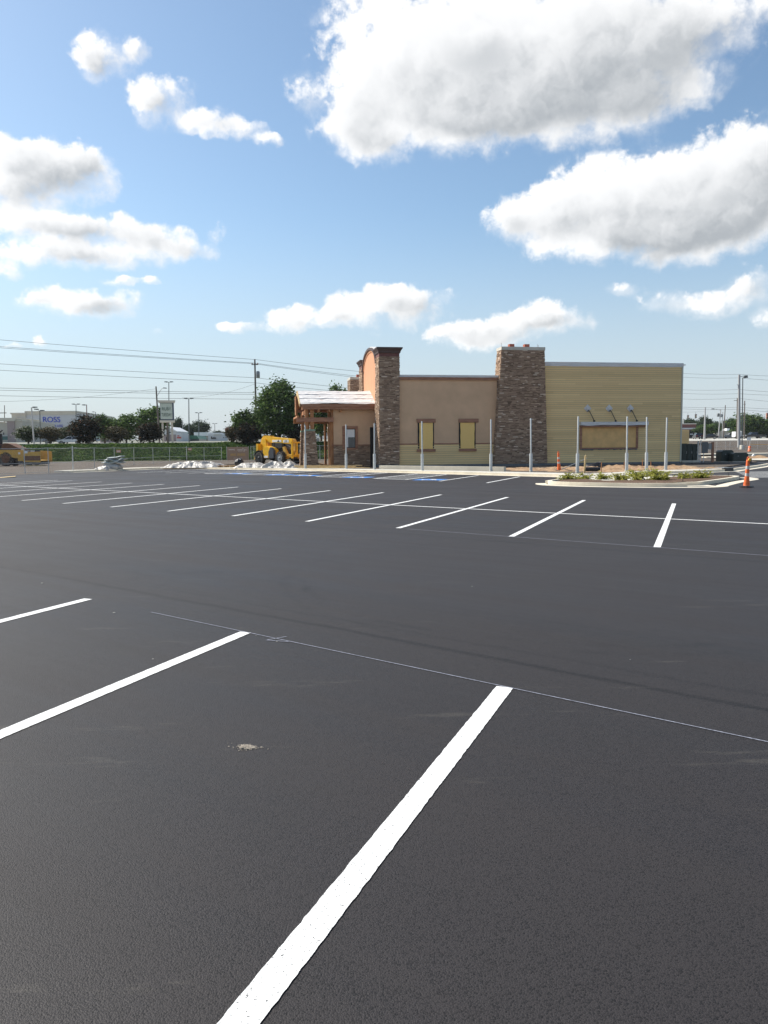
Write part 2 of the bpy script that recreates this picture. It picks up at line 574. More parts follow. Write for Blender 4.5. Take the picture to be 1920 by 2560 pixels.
M['ochre'] = mat('ochre_machine_paint', (.62, .36, .06), .45, var=.12, vscale=3)
M['rust'] = mat('worn_brown_steel', (.17, .075, .035), .7, var=.25, vscale=4)
M['black'] = mat('black_plastic', (.02, .02, .022), .5)
M['charcoal'] = mat('charcoal_panel', (.055, .06, .07), .45)
M['tyre'] = mat('tyre_rubber', (.03, .028, .026), .85, var=.2, vscale=8)
M['tyrewall'] = mat('dusty_tyre_wall', (.22, .20, .17), .9, var=.2, vscale=6)
M['glass'] = mat('dark_glass', (.02, .025, .03), .06, spec=.8)
M['white'] = mat('white_paint', (.80, .80, .79), .5, var=.03)
M['offwhite'] = mat('cream_render', (.62, .57, .47), .85, var=.05, vscale=.5)
M['greywall'] = mat('grey_render', (.60, .60, .60), .85, var=.06, vscale=.3)
M['pinkwall'] = mat('pinkish_render', (.36, .28, .265), .85, var=.05)
M['tanwall'] = mat('beige_render', (.52, .47, .39), .85, var=.05, vscale=.3)
M['teal'] = mat('teal_glass_front', (.05, .17, .17), .3)
M['signblue'] = mat('blue_letters', (.015, .06, .50), .5)
M['signpanel'] = mat('pale_green_panel', (.50, .55, .47), .6, var=.05)
M['signside'] = mat('slate_panel', (.07, .09, .13), .6)
M['green_sign'] = mat('dark_green_letters', (.07, .11, .09), .6)
M['plastic'] = mat('white_plastic_sheeting', (.52, .49, .45), .4, bump=.5, bscale=5, transl=.15)
M['tarp'] = mat('grey_green_tarpaulin', (.33, .37, .37), .55, var=.1, bump=.4, bscale=5)
M['lumber'] = mat('pine_lumber', (.62, .45, .22), .8, var=.18, vscale=3, stretch=(.4, 5, 5))
M['blackbag'] = mat('black_bin_liner', (.012, .011, .014), .3, bump=.6, bscale=12)
M['safety'] = mat('safety_orange', (.85, .16, .035), .5, var=.08, vscale=9)
M['reflect'] = mat('white_reflective_band', (.62, .57, .52), .5, var=.06)
M['amber'] = mat('amber_lens', (.85, .42, .02), .3)
M['pipe'] = mat('black_corrugated_pipe', (.02, .02, .022), .55)
M['utilgreen'] = mat('dark_green_cabinet', (.012, .026, .024), .45, var=.1)
M['signgreen'] = mat('sign_dark_green', (.02, .10, .06), .5)
M['red'] = mat('sign_red', (.52, .07, .055), .5, var=.05)
M['salmon'] = mat('faded_orange_sign', (.62, .25, .16), .6)
M['banner'] = mat('brown_mesh_banner', (.40, .32, .26), .8, var=.08, vscale=2, transl=.45)
M['gold'] = mat('golden_letters', (.72, .48, .12), .7)
M['pale'] = mat('pale_letters', (.75, .72, .66), .7)
M['brick'] = mat('red_brick', (.22, .085, .07), .9, var=.2, vscale=8)
M['carblack'] = mat('black_car_paint', (.015, .016, .02), .25)
M['carwhite'] = mat('white_car_paint', (.72, .73, .74), .3)
M['cargrey'] = mat('grey_car_paint', (.18, .20, .23), .3)
M['tailred'] = mat('red_lens', (.30, .01, .01), .3)
M['headl'] = mat('clear_lens', (.6, .62, .65), .15)
M['greenroof'] = mat('green_metal_roof', (.07, .20, .12), .5, var=.1)
M['trafficbody'] = mat('signal_yellow', (.55, .34, .05), .5)
M['boxgrey'] = mat('utility_grey', (.15, .155, .16), .6, var=.1)
M['stone'] = tinted('ledgestone', [(0, (.17, .115, .08)), (.25, (.29, .197, .138)), (.45, (.37, .255, .178)), (.62, (.42, .30, .212)), (.82, (.54, .39, .27)), (.93, (.64, .49, .37)), (1, (.72, .61, .50))], bump=.6, bscale=22)
M['mortar'] = mat('dark_mortar', (.09, .07, .055), .95)
M['leaf_green'] = tinted('green_leaves', [(0, (.024, .048, .017)), (.5, (.075, .13, .036)), (1, (.18, .25, .075))], .7, .42, .08)
M['leaf_cover'] = tinted('ground_cover_leaves', [(0, (.014, .030, .009)), (.5, (.050, .095, .024)), (1, (.15, .22, .055))], .8, .35, .02)
M['leaf_dark'] = tinted('dark_leaves', [(0, (.012, .024, .013)), (.5, (.035, .06, .028)), (1, (.085, .12, .05))], .7, .35, .08)
M['leaf_plum'] = tinted('plum_leaves', [(0, (.013, .015, .012)), (.55, (.032, .032, .022)), (.85, (.075, .052, .032)), (1, (.20, .085, .045))], .7, .35, .08)
M['leaf_flower'] = tinted('leaves_with_white_blossom', [(0, (.02, .035, .014)), (.6, (.055, .08, .028)), (.84, (.10, .12, .05)), (.88, (.62, .58, .52)), (1, (.70, .66, .60))], .6, .25)
M['leaf_brown'] = tinted('olive_brown_leaves', [(0, (.03, .03, .014)), (.6, (.075, .065, .026)), (.9, (.15, .10, .04)), (1, (.28, .17, .08))], .6, .25)
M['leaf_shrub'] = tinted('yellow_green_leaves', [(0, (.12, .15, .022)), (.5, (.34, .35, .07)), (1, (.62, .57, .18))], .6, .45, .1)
M['chain'] = mesh_mat()

# ------------------------------------------------------------------ mesh helpers


class MB:
    def __init__(s):
        s.v, s.f, s.t, s.sm = [], [], [], []

    def add(s, vs, fs, tint=0.5, smooth=False):
        o = len(s.v)
        s.v += [tuple(p) for p in vs]
        s.f += [tuple(i + o for i in f) for f in fs]
        s.t += [tint] * len(fs)
        s.sm += [smooth] * len(fs)
        return s

    def box(s, x0, x1, y0, y1, z0, z1, mtx=None, tint=.5):
        vs = [Vector((x, y, z)) for z in (z0, z1) for y in (y0, y1) for x in (x0, x1)]
        if mtx:
            vs = [mtx @ p for p in vs]
        return s.add(vs, [(0, 2, 3, 1), (4, 5, 7, 6), (0, 1, 5, 4), (2, 6, 7, 3), (0, 4, 6, 2), (1, 3, 7, 5)], tint)

    def hexa(s, lo, hi, tint=.5):      # lo, hi: 4 points each, same winding
        vs = list(lo) + list(hi)
        return s.add(vs, [(3, 2, 1, 0), (4, 5, 6, 7), (0, 1, 5, 4), (1, 2, 6, 5), (2, 3, 7, 6), (3, 0, 4, 7)], tint)

    def tube(s, pts, rad, n=10, caps=True, smooth=True):
        pts = [Vector(p) for p in pts]
        if isinstance(rad, (int, float)):
            rad = [rad] * len(pts)
        rings = []
        for i, p in enumerate(pts):
            d = (pts[min(i + 1, len(pts) - 1)] - pts[max(i - 1, 0)]).normalized()
            a = Vector((0, 0, 1)) if abs(d.z) < .9 else Vector((1, 0, 0))
            u = d.cross(a).normalized()
            w = d.cross(u)
            rings.append([p + (u * math.cos(k * math.tau / n) + w * math.sin(k * math.tau / n)) * rad[i] for k in range(n)])
        vs = [q for r in rings for q in r]
        fs = []
        for i in range(len(pts) - 1):
            for k in range(n):
                fs.append((i * n + k, i * n + (k + 1) % n, (i + 1) * n + (k + 1) % n, (i + 1) * n + k))
        s.add(vs, fs, smooth=smooth)
        if caps:
            s.add(rings[0], [tuple(range(n))])
            s.add(rings[-1], [tuple(reversed(range(n)))])
        return s

    def lathe(s, prof, origin=(0, 0, 0), n=20, axis='Z', smooth=True):
        o = Vector(origin)
        vs = []
        for (r, h) in prof:
            for k in range(n):
                a = k * math.tau / n
                c, d = r * math.cos(a), r * math.sin(a)
                vs.append(o + (Vector((c, d, h)) if axis == 'Z' else Vector((c, h, d)) if axis == 'Y' else Vector((h, c, d))))
        fs = []
        for i in range(len(prof) - 1):
            for k in range(n):
                fs.append((i * n + k, i * n + (k + 1) % n, (i + 1) * n + (k + 1) % n, (i + 1) * n + k))
        s.add(vs, fs, smooth=smooth)
        s.add(vs[:n], [tuple(reversed(range(n)))])
        s.add(vs[-n:], [tuple(range(n))])
        return s

    def prism(s, poly, a0, a1, plane='XZ', tint=.5):
        """2-D polygon extruded: XZ along y, YZ along x, XY along z"""
        n = len(poly)

        def P(p, a):
            return (p[0], a, p[1]) if plane == 'XZ' else (a, p[0], p[1]) if plane == 'YZ' else (p[0], p[1], a)
        vs = [P(p, a0) for p in poly] + [P(p, a1) for p in poly]
        fs = [(i, (i + 1) % n, n + (i + 1) % n, n + i) for i in range(n)]
        fs += [tuple(reversed(range(n))), tuple(range(n, 2 * n))]
        return s.add(vs, fs, tint)

    def mesh(s, name, mt, bevel=0.0, tint=False, mtx=None):
        me = bpy.data.meshes.new(name)
        me.from_pydata(s.v, [], s.f)
        me.polygons.foreach_set('use_smooth', s.sm)
        if tint:
            at_ = me.attributes.new('tint', 'FLOAT', 'FACE')
            at_.data.foreach_set('value', s.t)
        bm = bmesh.new()
        bm.from_mesh(me)
        bmesh.ops.recalc_face_normals(bm, faces=bm.faces)
        if bevel > 0:
            bmesh.ops.remove_doubles(bm, verts=bm.verts, dist=1e-4)
            ed = [e for e in bm.edges if len(e.link_faces) == 2 and e.calc_face_angle(0) > .6]
            bmesh.ops.bevel(bm, geom=ed, offset=bevel, segments=2, affect='EDGES', clamp_overlap=True)
        bm.to_mesh(me)
        bm.free()
        if mtx:
            me.transform(mtx)
        me.materials.append(M[mt] if isinstance(mt, str) else mt)
        return me

    def build(s, name, mt, parent=None, bevel=0.0, tint=False, label=None):
        o = bpy.data.objects.new(name, s.mesh(name, mt, bevel, tint))
        COL.objects.link(o)
        if parent:
            o.parent = parent
        if label:
            o['label'] = label
        return o


def thing(name, label, cat, loc=(0, 0, 0), rz=0.0, group=None):
    o = bpy.data.objects.new(name, None)
    o.empty_display_size = .3
    COL.objects.link(o)
    o.location = loc
    o.rotation_euler = (0, 0, rz)
    return tag(o, label, cat, group)


def tag(o, label, cat, group=None):
    o['label'] = label
    o['category'] = cat
    if group:
        o['group'] = group
    return o


def struct(o):
    o['kind'] = 'structure'
    return o


def copy_tree(o, parent=None):
    c = o.copy()
    COL.objects.link(c)
    c.parent = parent
    for ch in o.children:
        copy_tree(ch, c)
    return c


def text_part(txt, size, name, mt, parent, loc, rot, extrude=.02, sx=1.0, font_space=1.0):
    cu = bpy.data.curves.new(name, 'FONT')
    cu.body = txt
    cu.size = size
    cu.extrude = extrude
    cu.align_x = 'CENTER'
    cu.align_y = 'CENTER'
    cu.space_character = font_space
    tmp = bpy.data.objects.new(name, cu)
    COL.objects.link(tmp)
    dg = bpy.context.evaluated_depsgraph_get()
    me = bpy.data.meshes.new_from_object(tmp.evaluated_get(dg))
    bpy.data.objects.remove(tmp)
    me.transform(Matrix.Diagonal((sx, 1, 1, 1)))
    me.materials.clear()
    me.materials.append(M[mt])
    o = bpy.data.objects.new(name, me)
    COL.objects.link(o)
    o.parent = parent
    o.location = loc
    o.rotation_euler = rot
    return o


def sstep(a, b, x):
    t = min(1, max(0, (x - a) / (b - a)))
    return t * t * (3 - 2 * t)


def gz(x, y):
    """height of the land: flat lot, a bank up to the road, then gently rising"""
    l = 2.3 * sstep(106, 121, y) + .014 * max(0, min(y, 420) - 121) + .004 * max(0, y - 420)
    r = .4 * sstep(100, 139, y) + 1.85 * sstep(139, 172, y) + .014 * max(0, min(y, 420) - 172) + .004 * max(0, y - 420)
    t = sstep(.06, .33, x / max(y, 1))
    return l * (1 - t) + r * t


def offset_line(pts, d):
    out = []
    P = [Vector(p) for p in pts]
    for i in range(len(P)):
        a = (P[i] - P[i - 1]).normalized() if i > 0 else (P[1] - P[0]).normalized()
        b = (P[i + 1] - P[i]).normalized() if i < len(P) - 1 else a
        na, nb = Vector((-a.y, a.x)), Vector((-b.y, b.x))
        m_ = (na + nb).normalized()
        out.append(P[i] + m_ * d / max(.45, m_.dot(na)))
    return out


def ribbon(mb, pts, d0, d1, z0, z1):
    A, B = offset_line(pts, d0), offset_line(pts, d1)
    for i in range(len(pts) - 1):
        mb.hexa([(A[i].x, A[i].y, z0), (A[i + 1].x, A[i + 1].y, z0), (B[i + 1].x, B[i + 1].y, z0), (B[i].x, B[i].y, z0)],
                [(A[i].x, A[i].y, z1), (A[i + 1].x, A[i + 1].y, z1), (B[i + 1].x, B[i + 1].y, z1), (B[i].x, B[i].y, z1)])
    return mb


def smooth_line(pts, n=6):
    P = [Vector(p) for p in pts]
    out = []
    for i in range(len(P) - 1):
        p0, p1, p2, p3 = P[max(i - 1, 0)], P[i], P[i + 1], P[min(i + 2, len(P) - 1)]
        for k in range(n):
            t = k / n
            out.append(.5 * ((2 * p1) + (p2 - p0) * t + (2 * p0 - 5 * p1 + 4 * p2 - p3) * t * t + (3 * p1 - p0 - 3 * p2 + p3) * t ** 3))
    out.append(P[-1])
    return out


def sheet(name, poly, z, mt):
    me = bpy.data.meshes.new(name)
    bm = bmesh.new()
    vs = [bm.verts.new((p[0], p[1], z)) for p in poly]
    f = bm.faces.new(vs)
    if f.normal.z < 0:
        f.normal_flip()
    bmesh.ops.triangulate(bm, faces=bm.faces)
    bm.to_mesh(me)
    bm.free()
    me.materials.append(M[mt])
    o = bpy.data.objects.new(name, me)
    COL.objects.link(o)
    return struct(o)

# ================================================================== SETTING
XS = [-3000, -1200, -600, -300, -200, -140, -100, -80, -60, -45, -30, -20, -10, 0, 5, 10, 15, 20, 25, 30, 40, 50, 60, 75, 90, 110, 140, 200, 300, 600, 1200, 3000]
YS = [-60, -20, 0, 30, 60, 80, 95, 102, 106] + list(range(107, 122)) + [123, 126, 130, 135, 139, 145, 150, 155, 160, 165, 170, 175, 190, 215, 250, 300, 360, 420, 600, 1000, 2000, 6000]
gm = MB()
nx = len(XS)
vs = [(x, y, gz(x, y) - (.02 if y < 100 else 0)) for y in YS for x in XS]
fs = [(j * nx + i, j * nx + i + 1, (j + 1) * nx + i + 1, (j + 1) * nx + i) for j in range(len(YS) - 1) for i in range(nx - 1)]
gm.add(vs, fs, smooth=True)
ground = struct(gm.build('ground', 'dirt'))
for m_ in ('grass', 'far'):
    ground.data.materials.append(M[m_])
for p in ground.data.polygons:
    y = p.center.y
    x = p.center.x
    p.material_index = 0 if y < 106.5 or (x > 14 and y < 174) else (1 if y < 123 else 2)

LOT = [(-60, -12), (60, -12), (84, 99), (30, 99), (2, 60), (-2.7, 54), (-8, 58.4), (-12.4, 62.3), (-18.3, 65.6), (-20.3, 60), (-22.6, 56), (-25.0, 51), (-27, 47.8), (-60, 30)]
sheet('asphalt_lot', LOT, .004, 'asphalt')

D_ = Vector((.3756, .9268))
W_ = Vector((.9268, -.3756))


def sw(along, w):
    return D_ * along + W_ * w


lines = MB()


def stripe(a, b, width=.11, z=.008, mb=None):
    mb = mb or lines
    a, b = Vector(a), Vector(b)
    d = (b - a).normalized()
    n = Vector((-d.y, d.x)) * width / 2
    L_ = (b - a).length
    st_ = .5 if a.y > 12 else .03
    k = max(1, int(L_ / st_))
    jit = 0 if a.y > 12 else .02
    ed = [(1 + random.gauss(0, jit), 1 + random.gauss(0, jit)) for _ in range(k + 1)]
    for i in range(k):
        p, q = a + (b - a) * i / k, a + (b - a) * (i + 1) / k
        (l0, r0), (l1, r1) = ed[i], ed[i + 1]
        mb.add([(p.x - n.x * l0, p.y - n.y * l0, z), (q.x - n.x * l1, q.y - n.y * l1, z), (q.x + n.x * r1, q.y + n.y * r1, z), (p.x + n.x * r0, p.y + n.y * r0, z)], [(0, 1, 2, 3)])


for w in (3.85, 1.35, -1.18, -3.71, -6.19, -8.7, -11.2, -13.7, -16.2):        # nearest row
    e = 5.08 + .296 * (-1.18 - w)
    stripe(sw(e - 5.6, w), sw(e, w), .116)
mw = [1.95, -.56, -3.085, -5.57, -8.02, -10.42, -12.9, -15.45, -17.95, -20.4, -22.9, -25.35, -27.9, -30.6, -32.0]
for w in mw:                                                                      # double row
    a = 13.0 + .296 * (-.55 - w)
    stripe(sw(a, w), sw(a + 9.75, w))
stripe(sw(17.0, 2.9), sw(13.0 + 5.0 + .296 * (32.2), -32.6), .10, .010)
CURB = smooth_line([(-22.5, 55.6), (-20.3, 59.0), (-18.3, 63.0), (-15.6, 62.6), (-12.4, 60.6), (-8.0, 57.2), (-5.6, 54.9), (-2.7, 52.3), (.9, 48.9), (4.3, 45.3), (9.3, 40.0), (10.6, 38.9), (12.4, 39.9), (15.9, 43.1), (20.1, 45.5), (21.3, 46.9), (28.3, 57.0), (35.5, 70), (38, 92)], 5)
SN = [(4.57, 34.25), (2.62, 36.35), (1.04, 38.23), (-.55, 40.1), (-2.45, 42.0), (-3.85, 43.4), (-5.77, 45.1), (-7.33, 46.7), (-8.81, 48.0), (-10.2, 49.2), (-11.7, 50.2), (-12.95, 51.1), (-14.7, 52.1), (-17.0, 53.4)]
SL = [6.9, 7.0, 6.9, 6.9, 7.1, 7.2, 7.3, 7.4, 7.5, 7.6, 8.0, 8.3, 8.6, 8.6]
for s, l in zip(SN, SL):
    stripe(s, Vector(s) + D_ * l)
for i, j, n in ((2, 3, 9), (4, 5, 8), (7, 8, 8), (9, 10, 8)):                      # hatched access aisles
    for k in range(n + 1):
        t = k / n
        a = Vector(SN[i]) + D_ * SL[i] * t
        b = Vector(SN[j]) + D_ * SL[j] * max(0, t - .16)
        stripe(a, b, .10, .0095)
for k in range(7):                                                                # hatching by the right-hand drive
    a = Vector((17.7 + .42 * k, 37.4 + 1.15 * k))
    stripe(a, a + Vector((11.0 - .3 * k, 1.3)), .24, .009)
for k in range(6):
    a = Vector((26.5 + 1.2 * k, 84 + .8 * k))
    stripe((33.5 + 1.6 * k, 76 + 2.4 * k), (45 + 1.6 * k, 78 + 2.4 * k), .14, .009)
struct(lines.build('parking_lines', 'paint'))
ch = MB()
stripe((-2.36, 7.68), (4.6, 2.16), .010, .0085, ch)
c0 = sw(12.97, -.55)
stripe(c0 + Vector((-3.9, 3.1)), c0 + Vector((6.5, -5.2)), .02, .0085, ch)
stripe((-1.02, 6.50), (-.86, 6.62), .012, .0085, ch)
stripe((-1.02, 6.50), (-.82, 6.44), .012, .0085, ch)
struct(ch.build('chalk_line', 'chalk'))
hc, hw = MB(), MB()
for (cx, cy) in ((2.30, 38.1), (-1.35, 41.85), (-4.5, 45.2), (-6.3, 46.9), (-9.4, 49.7)):
    c = Vector((cx, cy))

    def hp(a, b, z):
        q = c + D_ * b + W_ * a
        return (q.x, q.y, z)
    hc.add([hp(-.72, -.72, .008), hp(.72, -.72, .008), hp(.72, .72, .008), hp(-.72, .72, .008)], [(0, 1, 2, 3)])
    hw.add([hp(.11 * math.cos(i * .63) + .02, .48 + .11 * math.sin(i * .63), .012) for i in range(10)], [tuple(range(10))])

    def bar(a, b, wd):
        a, b = Vector(a), Vector(b)
        n = Vector((-(b - a).y, (b - a).x)).normalized() * wd / 2
        hw.add([hp(*(a - n), .012), hp(*(b - n), .012), hp(*(b + n), .012), hp(*(a + n), .012)], [(0, 1, 2, 3)])
    bar((.02, .38), (.02, -.06), .12)
    bar((.02, .16), (.28, .16), .09)
    bar((.02, -.04), (.30, -.06), .11)
    bar((.28, -.06), (.42, -.48), .10)
    for k in range(12):
        t0, t1 = R(115 + k * 19), R(115 + (k + 1) * 19)
        hw.add([hp(-.02 + r * math.cos(t), -.22 + r * math.sin(t), .012) for r, t in ((.27, t0), (.37, t0), (.37, t1), (.27, t1))], [(0, 1, 2, 3)])
struct(hc.build('accessible_bay_paint', 'blue'))
struct(hw.build('accessible_symbol', 'paint'))

# kerb, gutter and pavement along the building side
kb, gt, swk = MB(), MB(), MB()
ribbon(kb, CURB, 0.0, .17, -.03, .135)
ribbon(gt, CURB, -.48, 0.0, -.05, .010)
ribbon(swk, CURB[:52], .17, 2.0, -.03, .125)
ribbon(swk, CURB[58:76], .17, 1.75, -.03, .125)
struct(kb.build('kerb', 'kerb'))
struct(gt.build('gutter', 'kerb'))
struct(swk.build('pavement', 'concrete'))
back = offset_line(CURB, 1.9)
pad = [(p.x, p.y) for p in back[6:]] + [(38, 98), (-6, 98), (-14, 74)]
sheet('building_pad', pad, .06, 'dirt')
# ramp pavement between the planting bed and the building
ramp = MB()
ramp.prism([(8.0, 35.6), (12.9, 37.3), (14.2, 39.5), (13.8, 41.2), (12.0, 42.2), (9.2, 40.6)], -.03, .118, 'XY')
ramp.prism([(9.6, 33.0), (11.2, 33.2), (15.0, 36.6), (13.4, 38.2), (9.0, 36.0)], -.03, .112, 'XY')
struct(ramp.build('ramp_pavement', 'concrete'))
lowk = MB()
LK = smooth_line([(-.3, 53.2), (2.6, 50.9), (5.0, 48.8), (7.3, 46.9)], 4)
ribbon(lowk, LK, 0, .25, -.02, .36)
struct(lowk.build('raised_kerb', 'kerb'))

# planting bed by the drive
ISL = smooth_line([(7.05, 33.0), (6.92, 32.3), (7.35, 31.4), (8.4, 30.5), (9.9, 29.75), (11.6, 29.45)], 5)
ISL_B = smooth_line([(10.8, 30.55), (12.2, 30.35), (12.9, 30.95), (15.0, 33.6), (16.4, 35.6), (16.2, 36.6), (15.2, 37.0)], 5)
ik = MB()
ribbon(ik, ISL, 0, .17, -.03, .15)
ribbon(ik, ISL_B, 0, .17, -.03, .15)
ribbon(ik, [(7.05, 33.0), (7.8, 34.2), (9.0, 35.2)], 0, .15, -.03, .14)
struct(ik.build('bed_kerb', 'kerb'))
ig = MB()
ribbon(ig, smooth_line([(7.0, 33.4), (6.85, 32.3), (7.3, 31.35), (8.4, 30.42), (9.9, 29.68), (11.8, 29.3), (12.75, 29.75), (13.3, 30.6), (15.2, 33.4), (16.8, 35.5), (17.2, 37.2)], 5), -.42, .04, -.05, .012)
ig.prism([(10.6, 29.5), (12.9, 29.9), (12.9, 31.1), (10.7, 30.7)], -.05, .014, 'XY')
struct(ig.build('bed_gutter', 'kerb'))
soil = MB()
SP = [(7.2, 32.6), (7.5, 31.6), (8.5, 30.75), (9.9, 30.0), (10.9, 30.1), (10.9, 30.8), (12.2, 30.6), (12.75, 31.1), (14.9, 33.8), (16.2, 35.7), (16.0, 36.5), (15.0, 37.0), (13.4, 36.0), (11.0, 33.2), (9.4, 32.7), (8.7, 34.6), (8.0, 34.2)]
bm = bmesh.new()
f = bm.faces.new([bm.verts.new((x, y, .12)) for x, y in SP])
if f.normal.z < 0:
    f.normal_flip()
bmesh.ops.triangulate(bm, faces=bm.faces)
for _ in range(3):
    bmesh.ops.subdivide_edges(bm, edges=[e for e in bm.edges if e.calc_length() > .35], cuts=1)
    bmesh.ops.triangulate(bm, faces=bm.faces)
for v in bm.verts:
    if not v.is_boundary:
        v.co.z += .035 * noise.noise(v.co * 1.5) + .03
me = bpy.data.meshes.new('planting_soil')
bm.to_mesh(me)
bm.free()
me.materials.append(M['mulch'])
so = bpy.data.objects.new('planting_soil', me)
COL.objects.link(so)
struct(so)


def mound(name, x0, x1, y0, y1, nx_, ny_, hfun, mt):
    mb = MB()
    vs_ = []
    for j in range(ny_ + 1):
        for i in range(nx_ + 1):
            x, y = x0 + (x1 - x0) * i / nx_, y0 + (y1 - y0) * j / ny_
            vs_.append((x, y, hfun(x, y, i / nx_, j / ny_)))
    mb.add(vs_, [(j * (nx_ + 1) + i, j * (nx_ + 1) + i + 1, (j + 1) * (nx_ + 1) + i + 1, (j + 1) * (nx_ + 1) + i) for j in range(ny_) for i in range(nx_)], smooth=True)
    return struct(mb.build(name, mt))


def sandh(x, y, s, t):
    e = math.sin(math.pi * min(1, max(0, s))) ** .35 * math.sin(math.pi * min(1, max(0, t))) ** .5
    n = noise.fractal(Vector((x * .55, y * .8, 3.3)), .9, 2.1, 5)
    return -.06 + e * max(0, .20 + .22 * n + .12 * noise.noise(Vector((x * 2.5, y * 2.5, 0))) + .05 * noise.noise(Vector((x * 6, y * 6, 0))))


sm_ = mound('sand_mound', 0, 1, 0, 1, 110, 26, lambda x, y, s, t: 0, 'sand')
P0, P1, P2, P3 = Vector((7.0, 48.9)), Vector((22.5, 49.8)), Vector((22.5, 52.8)), Vector((8.0, 55.6))
P0b = Vector((12.8, 43.6))
for v in sm_.data.vertices:
    s, t = v.co.x, v.co.y
    lo = P0.lerp(P0b, min(1, s / .42)) if s < .42 else P0b.lerp(P1, (s - .42) / .58)
    p = lo.lerp(P3.lerp(P2, s), t)
    v.co = (p.x, p.y, sandh(p.x, p.y, s, t) + .02)

# road on the left and beyond
rd = MB()
for (y0, y1) in ((123.4, 125), (125, 130), (130, 135), (135, 139)):
    for (x0, x1) in zip(XS[4:14], XS[5:15]):
        rd.add([(x, y, gz(x, y) + .03) for x, y in ((x0, y0), (x1, y0), (x1, y1), (x0, y1))], [(0, 1, 2, 3)], smooth=True)
for (y0, y1) in ((176, 190), (190, 215), (215, 232)):
    for (x0, x1) in zip(XS[17:27], XS[18:28]):
        rd.add([(x, y, gz(x, y) + .03) for x, y in ((x0, y0), (x1, y0), (x1, y1), (x0, y1))], [(0, 1, 2, 3)], smooth=True)
struct(rd.build('road', 'road'))
rk = MB()
rk.box(-200, 3, 122.7, 123.3, 2.2, 2.60)
rk.box(-200, 3, 139.1, 139.5, 2.4, 2.75)
pts = [(31.5, 96), (45, 103.5), (60, 108), (84, 112)]
for i in range(3):
    (xa, ya), (xb, yb) = pts[i], pts[i + 1]
    rk.hexa([(xa, ya, -.1), (xb, yb, -.1), (xb, yb + 2.2, -.1), (xa, ya + 2.2, -.1)], [(xa, ya, .27), (xb, yb, .27), (xb, yb + 2.2, .3), (xa, ya + 2.2, .3)])
struct(rk.build('road_kerb', 'kerb'))

# ================================================================== BUILDING
A = gd(942, 1166, .15)
FA = R(10)
bld = thing('restaurant_building', 'unfinished single storey restaurant with stone chimney piers, tan stucco and yellow lap siding', 'building', (A.x, A.y, 0), FA)


def stone_wall(mb, fn, rows_z, rnd, sl=(.11, .42)):
    """fn(s, z, out) -> point on a wall, s in metres 0..width(z); irregular ledgestones standing proud of it"""
    z = rows_z[0]
    while z < rows_z[1] - .02:
        h = min(rnd.uniform(.042, .095), rows_z[1] - z)
        wdt = fn(None, z, 0)
        s = 0.0
        while s < wdt - .01:
            l = min(rnd.uniform(*sl), wdt - s)
            if wdt - s - l < .08:
                l = wdt - s
            d = rnd.uniform(.0, .045)
            g = .006
            lo = [fn(s + g, z + g, -.02), fn(s + l - g, z + g, -.02), fn(s + l - g, z + h - g, -.02), fn(s + g, z + h - g, -.02)]
            j = [rnd.uniform(-.008, .008) for _ in range(4)]
            hi = [fn(s + g, z + g, .02 + d + j[0]), fn(s + l - g, z + g, .02 + d + j[1]), fn(s + l - g, z + h - g, .02 + d + j[2]), fn(s + g, z + h - g, .02 + d + j[3])]
            t = min(.9, max(0, rnd.gauss(.40, .2)))
            if rnd.random() < .045:
                t = rnd.uniform(.9, 1)
            mb.hexa(lo, hi, t)
            s += l
        z += h
    return mb


def tapered_stone(name, parent, lo, hi, z0, z1, faces='FLRB', core='mortar', seed=1, sub=None):
    """four-sided tapering pier; lo, hi = (u0,u1,v0,v1) at the bottom and top"""
    rnd = random.Random(seed)

    def rect(z):
        t = (z - z0) / (z1 - z0)
        return [a + (b - a) * t for a, b in zip(lo, hi)]
    mb = MB()
    for F_ in faces:
        def fn(s, z, o, F_=F_):
            u0, u1, v0, v1 = rect(z)
            if s is None:
                return (u1 - u0) if F_ in 'FB' else (v1 - v0)
            return {'F': (u0 + s, v0 - o, z), 'B': (u0 + s, v1 + o, z), 'L': (u0 - o, v0 + s, z), 'R': (u1 + o, v0 + s, z)}[F_]
        stone_wall(mb, fn, (z0, z1), rnd)
    st_ = mb.build(name, 'stone', parent, tint=True)
    cm = MB()
    r0, r1 = rect(z0), rect(z1)
    cm.hexa([(r0[0], r0[2], z0), (r0[1], r0[2], z0), (r0[1], r0[3], z0), (r0[0], r0[3], z0)],
            [(r1[0], r1[2], z1), (r1[1], r1[2], z1), (r1[1], r1[3], z1), (r1[0], r1[3], z1)])
    cm.build('pier_core', core, st_)
    return st_


def lap_siding(mb, u0, u1, v, z0, z1, exp_=.172, axis='u'):
    """boards lapped over each other with a gap under every lower edge to exaggerate its shadow; each board its own shade"""
    z, k = z0, 0
    while z < z1 - .01:
        h = min(exp_, z1 - z)
        pf = [(0, z + .012), (-.036, z + .012), (-.010, z + h), (0, z + h)]  # gap bares the backing wall, built in as a stronger lap shadow line
        a = u0
        first = (k * 1.37) % 3.6 + .4
        while a < u1 - .01:
            b = min(u1, a + (first if a == u0 else 3.66))
            t = min(1, max(0, .5 + .16 * math.sin(k * .9) + random.gauss(0, .14) + .25 * noise.noise(Vector((a * .12, z * .5, 4)))))
            if axis == 'u':
                mb.prism([(v + p, q) for p, q in pf], a + .002, b - .002, 'YZ', t)
            else:
                mb.prism([(v - p, q) for p, q in pf], a + .002, b - .002, 'XZ', t)
            a = b
        z += h
        k += 1


